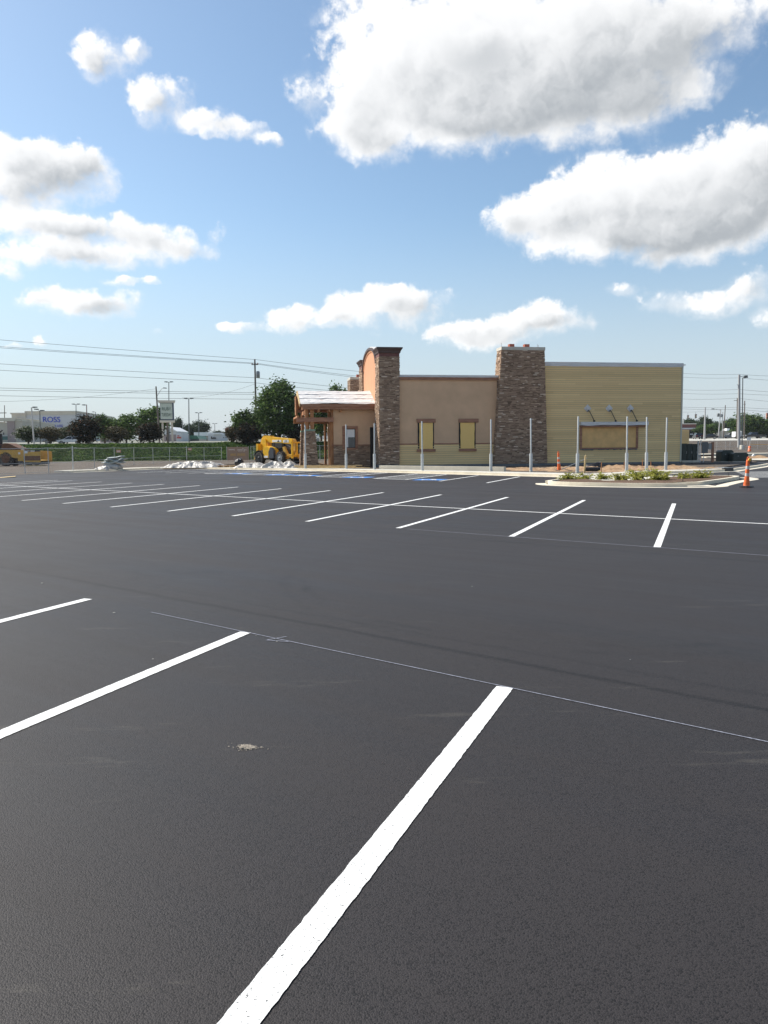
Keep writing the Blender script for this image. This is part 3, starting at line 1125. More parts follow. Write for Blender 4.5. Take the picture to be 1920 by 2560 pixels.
def wavy_strip(mb, u0, u1, v0, v1, z0, z1, amp=.05, seed=0, step=.45):
    """membrane turned over a parapet: box whose lower front edge wanders"""
    n = max(2, int((u1 - u0) / step))
    pr = []
    for i in range(n + 1):
        u = u0 + (u1 - u0) * i / n
        pr.append((u, z0 + amp * noise.noise(Vector((u * .9, seed, 0))), v0 - .012 * noise.noise(Vector((u * 1.7, seed, 5)))))
    for a, b in zip(pr, pr[1:]):
        mb.hexa([(a[0], a[2], a[1]), (b[0], b[2], b[1]), (b[0], v1, b[1]), (a[0], v1, a[1])],
                [(a[0], a[2], z1), (b[0], b[2], z1), (b[0], v1, z1), (a[0], v1, z1)])


# --- main walls
mb = MB().box(.7, 9.6, .15, .45, 1.86, 6.93).box(.7, 1.0, 10.4, 26, 0, 6.93).box(.7, 13.3, 25.7, 26, 0, 6.93).box(.7, 13.3, .46, 25.6, 6.4, 6.5)
mb.build('stucco_wall', 'stucco', bld)
mb = MB().box(13.2, 25.30, .15, .45, .10, 8.0).box(25.0, 25.3, .46, 26, .10, 8.0).box(13.2, 13.5, 1.2, 26, 0, 8.0).box(13.51, 24.99, 25.7, 26, 0, 8).box(13.51, 24.99, .46, 25.69, 7.2, 7.3)
mb.build('sheathed_wall', 'cmu', bld)
mb = MB()
lap_siding(mb, 13.2, 25.28, .15, .20, 7.92)
lap_siding(mb, .2, 26, 25.30, .20, 7.92, axis='v')
mb.build('lap_siding', 'siding', bld, tint=True)
mb = MB()
lap_siding(mb, 1.6, 9.6, .13, .22, 1.80)
mb.build('lower_lap_siding', 'siding', bld, tint=True)
MB().box(1.6, 9.6, .14, .44, .22, 1.84).build('sheathing', 'cmu', bld)
MB().box(1.6, 9.6, .09, .5, 0, .215).box(13.2, 25.3, .10, .5, 0, .195).build('foundation', 'cmu', bld)
MB().box(25.285, 25.40, .08, .20, .2, 7.95).box(25.29, 25.40, .201, .3, .2, 7.95).build('corner_trim', 'trim', bld)
mb = MB()
wavy_strip(mb, 13.25, 25.42, .085, .55, 7.86, 8.19, .06, 3)
mb.box(25.2, 25.42, .56, 26, 7.9, 8.19)
mb.box(25.42, 25.60, .1, .3, 8.02, 8.10)
mb.build('parapet_membrane', 'wrap', bld)
mb = MB()
wavy_strip(mb, 1.55, 9.75, .03, .6, 6.93, 7.10, .015, 8)
mb.build('parapet_membrane', 'wrap', bld)
MB().box(1.7, 9.62, .02, .147, 6.72, 6.92).box(1.7, 9.62, -.02, .147, 6.86, 6.925).build('parapet_trim', 'cedar_h', bld)
for ua, ub in ((1.7, 3.29), (4.49, 6.55), (7.87, 9.55)):
    MB().box(ua, ub, .07, .148, 1.785, 1.875).build('belt_course', 'cedar_h', bld)
# --- boarded windows
for (l0, l1, b0, b1, s0, s1) in ((3.16, 4.64, 3.33, 4.46, 3.16, 4.63), (6.50, 8.08, 6.60, 7.80, 6.5, 7.92)):
    w_ = MB().box(b0 - .08, b1 + .06, .10, .146, 1.44, 3.47).build('boarded_window', 'dark', bld)
    mb = MB()
    pl, pr = [], []
    for i in range(15):
        z = 1.45 + 2.0 * i / 14
        pl.append((b0 + .035 + .03 * noise.noise(Vector((z * 2, l0, 1))), z))
        pr.append((b1 - .03 + .03 * noise.noise(Vector((z * 2, l0, 9))), z))
    mb.prism(pl + pr[::-1], .07, .098, 'XZ')
    mb.build('osb_board', 'osb', w_)
    MB().box(l0, l1, .0, .145, 3.46, 3.76).build('lintel', 'cedar_h', w_, bevel=.01)
    MB().box(s0, s1, .0, .145, 1.23, 1.43).build('sill', 'cedar_h', w_, bevel=.01)
# --- big menu-board window with canopy flashing and lamp brackets
w_ = MB().box(16.62, 21.42, .085, .115, 1.42, 3.18).build('service_window', 'osb2', bld)
MB().box(16.50, 16.68, .03, .118, 1.40, 3.20).box(21.34, 21.52, .03, .118, 1.40, 3.20).box(16.50, 21.52, .02, .118, 1.31, 1.399).box(16.69, 21.33, .05, .084, 3.09, 3.2).build('frame', 'cedar_h', w_)
mb = MB()
for i in range(26):
    u = 16.55 + i * .19
    mb.box(u, u + .17, .06, .118, 1.22 + random.uniform(-.03, .05), 1.309)
mb.build('torn_wrap_edge', 'boxgrey', w_)
mb = MB()
wavy_strip(mb, 16.46, 22.25, -.26, .118, 3.19, 3.46, .05, 21, .35)
cnp = mb.build('canopy_membrane', 'wrap', w_)
MB().box(16.5, 22.2, -.22, .115, 3.06, 3.14).build('canopy_board', 'cedar_h', w_)
for u in (17.14, 18.98, 20.81):
    l_ = MB().prism([(u, 4.22), (u + .31, 4.54), (u, 4.86), (u - .31, 4.54)], .07, .119, 'XZ').build('lamp_bracket', 'wrap', bld)
    MB().lathe([(.13, .02), (.13, .07), (.09, .10)], (0, 0, 0), 14, 'Y').build('round_box', 'wrap', l_)
    o = [c for c in l_.children][-1]
    o.location = (u, -.04, 4.56)
    MB().tube([(u + .04, .0, 4.42), (u + .10, -.10, 4.28), (u + .45, -.16, 3.58)], .03, 8).lathe([(.05, 0), (.09, .05), (.09, .12)], (u + .46, -.16, 3.47), 10).build('bracket_arm', 'black', l_)
    MB().box(u - .05, u + .09, -.03, .06, 4.30, 4.37).build('bracket_foot', 'black', l_)

# --- pier beside the entrance
p1 = tapered_stone('stone_pier', bld, (.25, 1.74, -.05, 2.4), (.27, 1.80, -.02, 1.55), .28, 8.45, seed=4)
MB().box(.22, 1.74, -.06, 2.4, 0, .27).build('pier_base', 'cmu', p1)


def cornice(parent, u0, u1, v0, v1, zb):
    MB().box(u0 - .02, u1 + .02, v0 - .02, v1 + .02, zb, zb + .24).build('soldier_band', 'redbrown', parent)
    mb_ = MB()
    prof = [(.05, .24), (.09, .30), (.10, .38), (.20, .55), (.24, .60), (.24, .68)]
    pr_ = prof
    for (o0, h0), (o1, h1) in zip(pr_, pr_[1:]):
        mb_.hexa([(u0 - o0, v0 - o0, zb + h0), (u1 + o0, v0 - o0, zb + h0), (u1 + o0, v1 + o0, zb + h0), (u0 - o0, v1 + o0, zb + h0)],
                 [(u0 - o1, v0 - o1, zb + h1), (u1 + o1, v0 - o1, zb + h1), (u1 + o1, v1 + o1, zb + h1), (u0 - o1, v1 + o1, zb + h1)])
    mb_.build('cornice', 'brownmetal', parent)


cornice(p1, .27, 1.80, -.02, 1.55, 8.45)
p2 = tapered_stone('stone_pier', bld, (.25, 1.74, 8.35, 10.7), (.27, 1.80, 8.75, 10.45), .1, 8.45, faces='FLB', seed=9)
cornice(p2, .27, 1.80, 8.75, 10.45, 8.45)
# --- arched wall between the piers
arc_c = 5.15
AR, AH, AS = 3.42, 1.42, 8.10


def arcp(k, off=0.0):
    t = math.pi * k / 40
    return (arc_c - (AR + off) * math.cos(t), AS + (AH + off) * math.sin(t))


poly = [(arc_c - AR, 0.1)] + [arcp(k) for k in range(41)] + [(arc_c + AR, .1)]
aw = MB().prism(poly, .36, 1.5, 'YZ').build('arch_wall', 'orange', bld)


def arch_band(mb_, o0, o1, u0, u1):
    for k in range(40):
        a, b, c, d = arcp(k, o0), arcp(k + 1, o0), arcp(k + 1, o1), arcp(k, o1)
        mb_.hexa([(u0, *a), (u0, *b), (u0, *c), (u0, *d)], [(u1, *a), (u1, *b), (u1, *c), (u1, *d)])
    return mb_


arch_band(MB(), -.02, .16, .20, 1.52).build('arch_moulding', 'brownmetal', aw)
arch_band(MB(), -.20, -.03, .30, .359).build('inner_moulding', 'orange', aw)
arch_band(MB(), .165, .24, .34, 1.9).build('arch_membrane', 'wrap', aw)
# --- chimney on the front
c1 = tapered_stone('stone_chimney', bld, (9.28, 13.60, -.32, 1.25), (9.86, 13.30, -.28, .85), .22, 9.02, seed=14)
MB().box(9.27, 13.6, -.33, 1.25, 0, .215).build('chimney_base', 'cmu', c1)
cap = MB().box(9.80, 13.37, -.34, .92, 9.02, 9.27).build('chimney_cap', 'concrete', c1, bevel=.015)
for u in (10.78, 12.02):
    f_ = MB().box(u - .2, u + .2, .05, .45, 9.27, 9.53).build('flue', 'clay', c1)
for u, h in ((9.95, 9.62), (12.9, 9.55), (13.0, 9.5)):
    MB().tube([(u, .2, 9.2), (u + .02, .2, h)], .012, 5).build('rebar', 'rust', c1)
# --- second chimney at the far end
c2 = tapered_stone('stone_chimney', bld, (1.3, 5.5, 26.0, 28.9), (1.6, 5.1, 26.3, 28.6), 0, 9.0, faces='FLB', seed=15)
MB().box(1.54, 5.16, 26.24, 28.66, 9.0, 9.25).build('chimney_cap', 'concrete', c2)
for u in (2.55, 3.8):
    MB().box(u - .2, u + .2, 26.9, 27.3, 9.25, 9.6).build('flue', 'clay', c2)
MB().prism([(0.3, 6.4), (1.4, 7.4), (1.4, 6.4)], 12, 16, 'XZ').build('side_roof', 'wrap', bld)
# --- entrance porch
RZ, EZ, RV, EV, EB = 6.22, 5.03, 5.15, 2.30, 8.0
porch = MB().box(-2.96, .4, 2.9, 3.1, .1, 4.95)
porch = MB()
WU0, WU1, WZ0, WZ1 = -2.05, -1.22, 1.58, 3.15
for (u0, u1, z0, z1) in ((-2.96, WU0, 1.8, 4.75), (WU1, .4, 1.8, 4.75), (WU0, WU1, WZ1, 4.75), (WU0, WU1, .1, WZ0), (-2.96, WU0, .1, 1.8), (WU1, .4, .1, 1.8)):
    porch.box(u0, u1, 2.9, 3.08, z0, z1)
pw = porch.build('porch_wall', 'stucco', bld)
MB().box(-2.96, .4, 7.2, 7.38, .1, 4.75).build('porch_wall', 'stucco', bld)
mb = MB()
rnd = random.Random(77)


def fnp(s, z, o, u0=-3.0, u1=WU0 - .2):
    return (u1 - u0) if s is None else (u0 + s, 2.86 - o, z)


stone_wall(mb, lambda s, z, o: (2.92 - .0) if s is None else (-2.98 + s, 2.86 - o, z), (.1, 1.42), rnd)
stone_wall(mb, lambda s, z, o: .70 if s is None else (-2.98 + s, 2.86 - o, z), (1.42, 1.76), rnd)
stone_wall(mb, lambda s, z, o: .98 if s is None else (-1.04 + s, 2.86 - o, z), (1.42, 1.76), rnd)
mb.build('stone_skirt', 'stone', pw, tint=True)
for ua, ub in ((-3.1, -2.26), (-1.02, -.05)):
    MB().box(ua, ub, 2.76, 2.898, 1.765, 1.84).build('ledge', 'cedar_h', pw)
fr = MB().box(-2.26, -2.051, 2.82, 2.96, 1.48, 3.30).box(-1.219, -1.03, 2.82, 2.96, 1.48, 3.30).box(-2.05, -1.22, 2.82, 2.96, 3.10, 3.30).box(-2.05, -1.22, 2.80, 2.96, 1.42, 1.575).build('window_frame', 'cedar_h', pw)
MB().box(-2.05, -2.0, 2.93, 3.0, 1.58, 3.09).box(-1.27, -1.22, 2.93, 3.0, 1.58, 3.09).box(-2.0, -1.27, 2.93, 3.0, 1.58, 1.63).box(-2.0, -1.27, 2.93, 3.0, 3.04, 3.09).build('sash', 'black', fr)
MB().box(-2.0, -1.27, 2.96, 2.965, 1.63, 3.04).build('pane', 'glass', fr)
MB().box(-2.0, -1.27, 2.953, 2.956, 2.42, 3.04).box(-2.0, -1.80, 2.953, 2.956, 1.63, 2.42).build('bright_view_sheet', 'white', fr)  # white sheets standing in for the bright view through the window
MB().box(-.04, .3, 2.84, 2.898, .1, 3.2).build('side_door', 'dark', pw)
# left end of the porch room: door posts lit by the sun
for v_ in (2.86, 7.1):
    MB().box(-3.28, -3.10, v_, v_ + .24, .1, 3.62).build('door_post', 'cedar', pw)
MB().box(-3.095, -2.975, 2.9, 3.08, .1, 4.7).build('corner_board', 'cedar', pw)
MB().box(-3.05, -2.98, 3.1, 5.2, .1, 2.6).build('entry_glazing', 'glass', pw)
# roof
rf = MB()
n_u, n_v = 46, 20
for side, (va, vb) in enumerate(((EV, RV), (RV, EB))):
    grid = []
    for j in range(n_v + 1):
        for i in range(n_u + 1):
            u = -5.58 + (.42 + 5.58) * i / n_u
            v = va + (vb - va) * j / n_v
            z = (EZ + (RZ - EZ) * (v - EV) / (RV - EV)) if side == 0 else (RZ - (RZ - EZ) * (v - RV) / (EB - RV))
            z += .045 * noise.noise(Vector((u * .9, v * 5.5, side * 7))) + .025 * noise.noise(Vector((u * 2.2, v * 9, 3)))
            grid.append((u, v, z))
    rf.add(grid, [(j * (n_u + 1) + i, j * (n_u + 1) + i + 1, (j + 1) * (n_u + 1) + i + 1, (j + 1) * (n_u + 1) + i) for j in range(n_v) for i in range(n_u)], smooth=True)
for k in range(3):                                              # laps of the underlay
    t = k / 3 + .06
    v = EV + (RV - EV) * t
    z = EZ + (RZ - EZ) * t
    for q in range(12):
        u0 = -5.58 + 6.0 * q / 12
        w1, w2 = .03 * noise.noise(Vector((u0, k, 2))), .03 * noise.noise(Vector((u0 + .5, k, 2)))
        rf.hexa([(u0, v + w1 - .02, z - .01), (u0 + .5, v + w2 - .02, z - .01), (u0 + .5, v + .3, z + .10), (u0, v + .3, z + .10)],
                [(u0, v + w1 - .02, z + .024), (u0 + .5, v + w2 - .02, z + .024), (u0 + .5, v + .3, z + .115), (u0, v + .3, z + .115)])
roof = rf.build('porch_roof', 'wrap', bld)
mb = MB()
mb.prism([(EV + .02, EZ - .16), (RV, RZ - .16), (EB - .02, EZ - .16), (EB - .02, EZ - .03), (RV, RZ - .03), (EV + .02, EZ - .03)], -5.5, .40, 'YZ')
mb.build('roof_deck', 'cedar', roof)
for va, vb in ((EV, EV + .06), (EB - .06, EB)):
    MB().box(-5.50, .4, va, vb, 4.80, 4.985).build('fascia', 'cedar_h', roof)
for va, vb in ((EV + .09, EV + .33), (EB - .33, EB - .09)):
    MB().box(-5.42, .4, va, vb, 4.60, 4.80).build('eave_beam', 'cedar_h', roof)
for (va, za, vb, zb) in ((EV - .02, EZ - .24, RV, RZ - .24), (EB + .02, EZ - .24, RV, RZ - .24)):
    MB().prism([(va, za), (vb, zb), (vb, zb + .25), (va, za + .25)], -5.66, -5.585, 'YZ').build('barge_board', 'lumber', roof)
MB().prism([(3.0, 4.75), (RV, 5.95), (7.3, 4.75)], -5.2, -5.05, 'YZ').build('gable_panel', 'cedar', roof)
for u in (-4.15, -3.3, -2.4):
    MB().box(u - .07, u + .07, 2.45, 3.0, 4.40, 4.60).build('rafter_tail', 'cedar', roof)
MB().box(-5.80, -5.67, 4.7, 5.6, 4.25, 5.75).build('ridge_bracket', 'cedar', roof)
for vi, v in enumerate((2.62, 7.0)):
    cs = tapered_stone('column_base', bld, (-5.34, -4.24, v - .30, v + .72), (-5.22, -4.48, v - .12, v + .55), .1, 2.92, seed=30 + vi)
    MB().box(-5.26, -4.44, v - .16, v + .6, 2.92, 3.05).build('capstone', 'greencap', cs)
    for (u0, u1, a, b) in ((-5.20, -4.97, v - .02, v + .2), (-4.82, -4.52, v - .02, v + .2), (-5.20, -4.97, v + .3, v + .5)):
        MB().box(u0, u1, a, b, 3.05, 4.62).build('post', 'cedar', bld, bevel=.008)
    bm_ = MB().box(-5.85, -2.965, v - .06, v + .16, 3.63, 3.97)
    bm_.build('cross_beam', 'cedar_h' if vi == 0 else 'cedar', bld)
MB().box(-5.14, -5.0, 2.85, 7.0, 4.3, 4.6).build('tie_beam', 'cedar', bld)
MB().box(-5.84, -5.68, 2.4, 7.3, 3.98, 4.12).build('outer_beam', 'cedar', bld)

# ================================================================== SIGN POSTS AND CONES
POSTS = [  # px, distance, look/place
 (762.5, 56.0, 'bare steel sign post in front of the porch stone column'),
 (864.7, 54.6, 'bare steel sign post in front of the porch window'),
 (935.5, 52.3, 'bare steel sign post beside the foot of the tall entrance pier'),
 (1055.5, 49.0, 'bare steel sign post in front of the left boarded window'),
 (1227.5, 46.6, 'bare steel sign post just left of the big stone chimney'),
 (1328.0, 45.4, 'bare steel sign post in front of the big stone chimney'),
 (1444.0, 43.0, 'bare steel sign post at the left edge of the wide boarded opening'),
 (1567.5, 43.9, 'bare steel sign post in front of the right part of the wide boarded opening'),
 (1617.3, 45.0, 'bare steel sign post at the right end of the white canopy flashing'),
 (1665.5, 46.2, 'bare steel sign post near the right corner of the yellow wall'),
]
src = None
for i, (px, D, lab) in enumerate(POSTS):
    p = at(px, 1112, D)
    if src is None:
        src = thing('sign_post', lab, 'sign post', (p.x, p.y, .12), 0, 'bare sign posts along the kerb')
        MB().lathe([(.092, -.1), (.092, 1.02), (.085, 1.05)], n=16).build('sleeve', 'galv', src)
        MB().lathe([(.045, 1.0), (.045, 3.08), (.035, 3.10)], n=12).build('pipe', 'galv', src)
        MB().lathe([(.115, 0), (.115, .03), (.1, .04)], n=16).build('footing_collar', 'concrete', src)
        o = src
    else:
        o = copy_tree(src)
        o['label'] = lab
    o.location = (p.x, p.y, .12)
    o.rotation_euler = (random.uniform(-.012, .012), random.uniform(-.012, .012), random.uniform(0, 3))


def channelizer(loc, label, tilt, s=1.0):
    t = thing('traffic_cone', label, 'traffic cone', loc, 0, 'tall traffic cones')
    MB().lathe([(.25, 0), (.25, .045), (.12, .07)], n=8, smooth=False).build('rubber_base', 'black', t)
    MB().lathe([(.125, .06), (.11, .09), (.112, .11), (.078, .42)], n=20).build('lower_sleeve', 'safety', t)
    r = lambda z: .078 - (z - .42) * .032
    for z0, z1, m_, nm in ((.42, .53, 'reflect', 'reflective_band'), (.53, .68, 'safety', 'orange_band'), (.68, .80, 'reflect', 'reflective_band'), (.80, .98, 'safety', 'orange_band')):
        MB().lathe([(r(z0), z0), (r(z1), z1)], n=20).build(nm, m_, t)
    h = MB()
    h.lathe([(.060, .98), (.055, 1.02), (.04, 1.04)], n=16)
    for k in range(12):
        a, b = math.pi * k / 12, math.pi * (k + 1) / 12
        h.tube([(.04 * math.cos(a), 0, 1.04 + .09 * math.sin(a)), (.04 * math.cos(b), 0, 1.04 + .09 * math.sin(b))], .018, 8)
    h.build('handle', 'safety', t)
    t.rotation_euler = tilt
    t.scale = (s, s, s)
    return t


p = gd(1866, 1218, .01)
ctr = channelizer((p.x, p.y, .006), 'orange and white cone in the drive beside the planting bed, amber warning light on top', (R(1.2), R(1.0), R(20)))
lt = MB().lathe([(.055, -.02), (.055, .02)], (0, 0, 0), 18, 'Y').build('warning_light', 'amber', ctr)
lt.location = (.0, -.07, 1.03)
MB().box(-.04, .05, -.04, .03, .92, 1.08).build('lamp_battery', 'black', ctr).location = (.085, .0, .0)
p = gd(1398, 1177, .08)
channelizer((p.x, p.y, .08), 'dirty orange and white cone on the sand in front of the yellow wall', (R(3), R(-4), 0), 1.06)

# ================================================================== CLUTTER BY THE WALL


def single(name, mb_, mt, label, cat, loc=(0, 0, 0), rot=(0, 0, 0), bevel=0.0, group=None):
    o = mb_.build(name, mt, None, bevel)
    o.location = loc
    o.rotation_euler = rot
    return tag(o, label, cat, group)


p = gd(1461, 1180, .12)
single('wooden_stake', MB().box(-.045, .045, -.02, .02, -.1, .92).prism([(-.045, .92), (.045, .92), (0, .96)], -.02, .02, 'XZ'), 'lumber', 'pale wooden survey stake beside the sign post left of the wide boarded opening', 'stake', (p.x, p.y, .12), (R(2), R(3), .3))
for px, py, h, lab in ((1503.5, 1177, .55, 'short thin stake near the cut black pipe'), (1560.5, 1172, .5, 'dark thin stake left of the sign post under the wide boarded opening'), (1606, 1168, .6, 'thin grey stake between the two sign posts under the canopy end'), (1627, 1168, .45, 'thin tan stake right of the sign post at the canopy end')):
    p = gd(px, py, .15)
    single('grade_stake', MB().box(-.02, .02, -.015, .015, -.2, h), 'cedar', lab, 'stake', (p.x, p.y, .1), (R(2), R(-2), .5), group='thin stakes in the sand')
# coil of black corrugated hose
mb = MB()
for k in range(5):
    pts = []
    for i in range(26):
        a = math.pi * 2 * i / 25
        pts.append((.50 * math.cos(a) + .03 * k, .26 * math.sin(a) + .03 * k, .07 + .045 * k + .09 * math.cos(a) + .02 * math.sin(3 * a)))
    mb.tube(pts, .05, 8, caps=False)
p = at(1482, 1160, 51.5)
single('hose_coil', mb, 'pipe', 'loose coil of black corrugated hose lying against the yellow wall', 'hose', (p.x, p.y, .12), (0, 0, R(8)))
p = gd(1481, 1178.5, .14)
mb = MB()
pr = [(.15, 0)]
n = 30
vs_prof = []
for i in range(n + 1):
    vs_prof.append((.115 + (.012 if i % 2 else 0), .85 * i / n))
mb.lathe(vs_prof, (0, 0, 0), 18, 'X')
mb2 = MB().lathe([(.10, -.006), (.10, .02)], (0, 0, 0), 18, 'X')
o = thing('drain_pipe', 'short cut length of black corrugated drain pipe lying on the sand', 'pipe', (p.x - .35, p.y + .3, .26), R(-4))
mb.build('corrugated_wall', 'pipe', o)
mb2.build('open_end', 'dark', o)
p = gd(1406, 1176, .12)
q = at(1440, 1159, 46.0)
o = single('timber_plank', MB().box(0, 1.75, -.05, .05, -.02, .02), 'galv', 'grey board leaning up from the sand next to the dirty cone', 'plank', (p.x, p.y + .6, .13), (0, R(-24), R(-12)))
# lumber in front of the porch
LUM = [(736, 905, 1169.5, .30, 'pale timber plank topmost on the stack in front of the porch'), (752, 890, 1172, .24, 'pale timber plank at the front edge of the stack by the porch'),
       (738, 868, 1166.5, .22, 'pale timber plank at the back of the stack near the stone column'), (800, 912, 1174.5, .17, 'long pale plank sticking out right of the stack by the porch'),
       (745, 850, 1174.5, .17, 'pale plank at the bottom of the stack by the porch'), (770, 925, 1176, .16, 'thin pale board nearest the kerb by the porch')]
for xa, xb, py, z, lab in LUM:
    a, b = gd(xa, py, z), gd(xb, py + .4, z)
    D = min(57.6, a.y)
    a, b = at(xa, py, 56.3 + (1176 - py) * .16), at(xb, py, 55.2 + (1176 - py) * .16)
    d = b - a
    single('timber_plank', MB().box(0, d.length, -.12, .12, -.022, .022), 'lumber', lab, 'plank', (a.x, a.y, z), (0, 0, math.atan2(d.y, d.x)), group='planks in front of the porch')
for i, (px, py, lab) in enumerate(((803, 1157, 'offcut of reddish timber under the porch beam'), (812, 1160, 'tan timber offcut heaped under the porch beam'), (797, 1161, 'light block of timber beside the stone column'))):
    p = at(px, py, 61.5)
    single('timber_offcut', MB().box(-.35, .35, -.1, .1, 0, .12), 'cedar' if i != 2 else 'lumber', lab, 'offcut', (p.x, p.y, .07 + .1 * i), (0, R(6 * i), R(20 * i)), group='offcuts under the porch')


def heap(name, label, cat, mt, px0, px1, pyt, D, depth, zb, seed, sharp=1.0):
    """crumpled sheet: ridged folds over an uneven pile"""
    a, b = at(px0, 1160, D), at(px1, 1160, D)
    top = (at((px0 + px1) / 2, pyt, D).z - zb) * .68
    w = b.x - a.x
    nx_, ny_ = max(30, int(w * 14)), max(20, int(depth * 14))
    vs_ = []
    for j in range(ny_ + 1):
        for i in range(nx_ + 1):
            s, t = i / nx_, j / ny_
            x, y = (s - .5) * w, (t - .5) * depth
            n1 = 1 - abs(noise.noise(Vector((x * 1.1 + seed, y * 1.3, seed)))) * 2.0
            n2 = 1 - abs(noise.noise(Vector((x * 2.6 - seed, y * 2.9, seed * 2)))) * 2.0
            n3 = 1 - abs(noise.noise(Vector((x * 6 + seed, y * 6, 1)))) * 2.0
            env = min(1, 4.0 * min(s, 1 - s, t * .8, (1 - t) * .8)) ** .6
            lump = .55 + .45 * noise.noise(Vector((x * .55, seed * 3.1, 0))) * 1.4
            z = env * top * max(.05, lump * .62 + .40 * n1 * sharp + .24 * n2 * sharp + .07 * n3)
            jx = .10 * noise.noise(Vector((x * 3, y * 3, seed + 9))) * env
            jy = .16 * noise.noise(Vector((x * 2.3, y * 2.3, seed + 4)))
            vs_.append((x + jx + .12 * noise.noise(Vector((0, y * 2, seed))) , y + jy, z))
    mb_ = MB()
    mb_.add(vs_, [(j * (nx_ + 1) + i, j * (nx_ + 1) + i + 1, (j + 1) * (nx_ + 1) + i + 1, (j + 1) * (nx_ + 1) + i) for j in range(ny_) for i in range(nx_)], smooth=True)
    return single(name, mb_, mt, label, cat, ((a.x + b.x) / 2, D, zb), (0, 0, R(-8)))


heap('plastic_sheeting', 'long crumpled heap of white plastic sheeting at the kerb left of the banner', 'plastic sheet', 'plastic', 410, 562, 1145, 63.2, 2.6, .10, 3)
heap('plastic_sheeting', 'bulky crumpled white plastic sheeting in front of the yellow machine', 'plastic sheet', 'plastic', 660, 746, 1144, 59.2, 2.2, .10, 12)
heap('plastic_sheeting', 'low spread of white plastic sheeting between the black bag and yellow machine', 'plastic sheet', 'plastic', 588, 668, 1148, 60.5, 1.6, .10, 21, .8)
heap('plastic_sheeting', 'small heap of white plastic left of the grey tarpaulin at the lot corner', 'plastic sheet', 'plastic', 236, 276, 1158, 58.6, 1.1, .03, 31, .9)
q = at(286, 1170, 59.4)
tb = thing('tarpaulin', 'grey green tarpaulin folded in layers on a white bundle, left corner of the lot', 'tarpaulin', (q.x, q.y, .02), R(-6))


def warped_slab(x0, x1, y0, y1, z, th, seed, n=14, amp=.07):
    mb_ = MB()
    top, bot = [], []
    for j in range(n + 1):
        for i in range(n + 1):
            x, y = x0 + (x1 - x0) * i / n, y0 + (y1 - y0) * j / n
            e = min(1, 5 * min(i / n, 1 - i / n, j / n, 1 - j / n) + .25)
            w_ = amp * noise.noise(Vector((x * 1.6, y * 1.9, seed))) * 2 + .35 * amp * noise.noise(Vector((x * 5, y * 5, seed)))
            sx_ = .08 * noise.noise(Vector((y * 3, seed, 0)))
            top.append((x + sx_, y, z + w_ + th * .5 * e))
            bot.append((x + sx_, y, z + w_ - th * .5 * e))
    k = n + 1
    q_ = [(j * k + i, j * k + i + 1, (j + 1) * k + i + 1, (j + 1) * k + i) for j in range(n) for i in range(n)]
    m0 = k * k
    rim = [j for j in range(k)] + [j * k + n for j in range(1, k)] + [n * k + i for i in range(n - 1, -1, -1)] + [j * k for j in range(n - 1, 0, -1)]
    fs_ = q_ + [tuple(m0 + v for v in reversed(f)) for f in q_] + [(rim[i], rim[(i + 1) % len(rim)], m0 + rim[(i + 1) % len(rim)], m0 + rim[i]) for i in range(len(rim))]
    mb_.add(top + bot, fs_, smooth=True)
    return mb_


warped_slab(-.85, .75, -.5, .5, .62, .16, 3).build('lower_fold', 'tarp', tb)
warped_slab(-.62, .90, -.45, .45, .80, .14, 9, amp=.09).build('middle_fold', 'tarp', tb)
warped_slab(-.35, .85, -.38, .40, .98, .12, 15, amp=.05).build('top_fold', 'tarp', tb).rotation_euler = (0, R(-6), R(8))
warped_slab(-.75, .55, -.55, .45, .28, .50, 21, amp=.08).build('white_bundle', 'plastic', tb)

p = at(598, 1150, 62)
mb = MB()
bmv = bmesh.new()
bmesh.ops.create_icosphere(bmv, subdivisions=4, radius=.36)
for v in bmv.verts:
    v.co *= 1 + .22 * noise.noise(v.co * 5) + .10 * noise.noise(v.co * 12)
    v.co.z *= .95
mb.add([v.co.copy() for v in bmv.verts], [tuple(q.index for q in f.verts) for f in bmv.faces], smooth=False)
bmv.free()
single('bin_bag', mb, 'blackbag', 'shiny black bin bag on the kerb in front of the brown banner', 'bin bag', (p.x, p.y, .48))
for i, (px0, px1, py, D, lab) in enumerate(((545, 585, 1166, 62.2, 'flat timber pallet half under the white plastic sheeting'), (614, 642, 1164, 61.0, 'timber crate side lying by the low white sheeting'))):
    a, b = at(px0, py, D), at(px1, py, D)
    o = thing('pallet', lab, 'pallet', ((a.x + b.x) / 2, D, .13), R(-10 + 14 * i))
    for k in range(6):
        y = -.5 + k * .19
        MB().box(-.6, .6, y, y + .12, .11, .135).build('deck_board', 'rust' if i == 0 and k < 3 else 'lumber', o)
    for x in (-.55, 0, .5):
        MB().box(x, x + .06, -.5, .58, 0, .109).build('stringer', 'lumber', o)
p = at(14, 1193, 46.5)
single('plywood_offcut', MB().box(-.55, .55, -.25, .25, 0, .03), 'lumber', 'pale plywood offcut on the asphalt at the far left edge', 'offcut', (p.x, p.y, .01), (R(2), R(-4), .4))
p = gd(617, 1870, 0)
mb = MB()
rnd = random.Random(5)
for k in range(200):
    a, r = rnd.uniform(0, 6.3), abs(rnd.gauss(0, .030))
    x, y, s = r * 1.5 * math.cos(a), r * .8 * math.sin(a), rnd.uniform(.003, .010) * (1.2 if r < .03 else .5)
    if k > 222:
        x, y = rnd.uniform(.06, .12), rnd.uniform(-.06, -.02)
    m_ = Matrix.Translation((x, y, 0)) @ Matrix.Rotation(rnd.uniform(0, 3), 4, 'Z') @ Matrix.Rotation(rnd.uniform(-.4, .4), 4, 'X')
    mb.box(-s, s, -s * .8, s * .8, -s * .3, s * .3, m_)
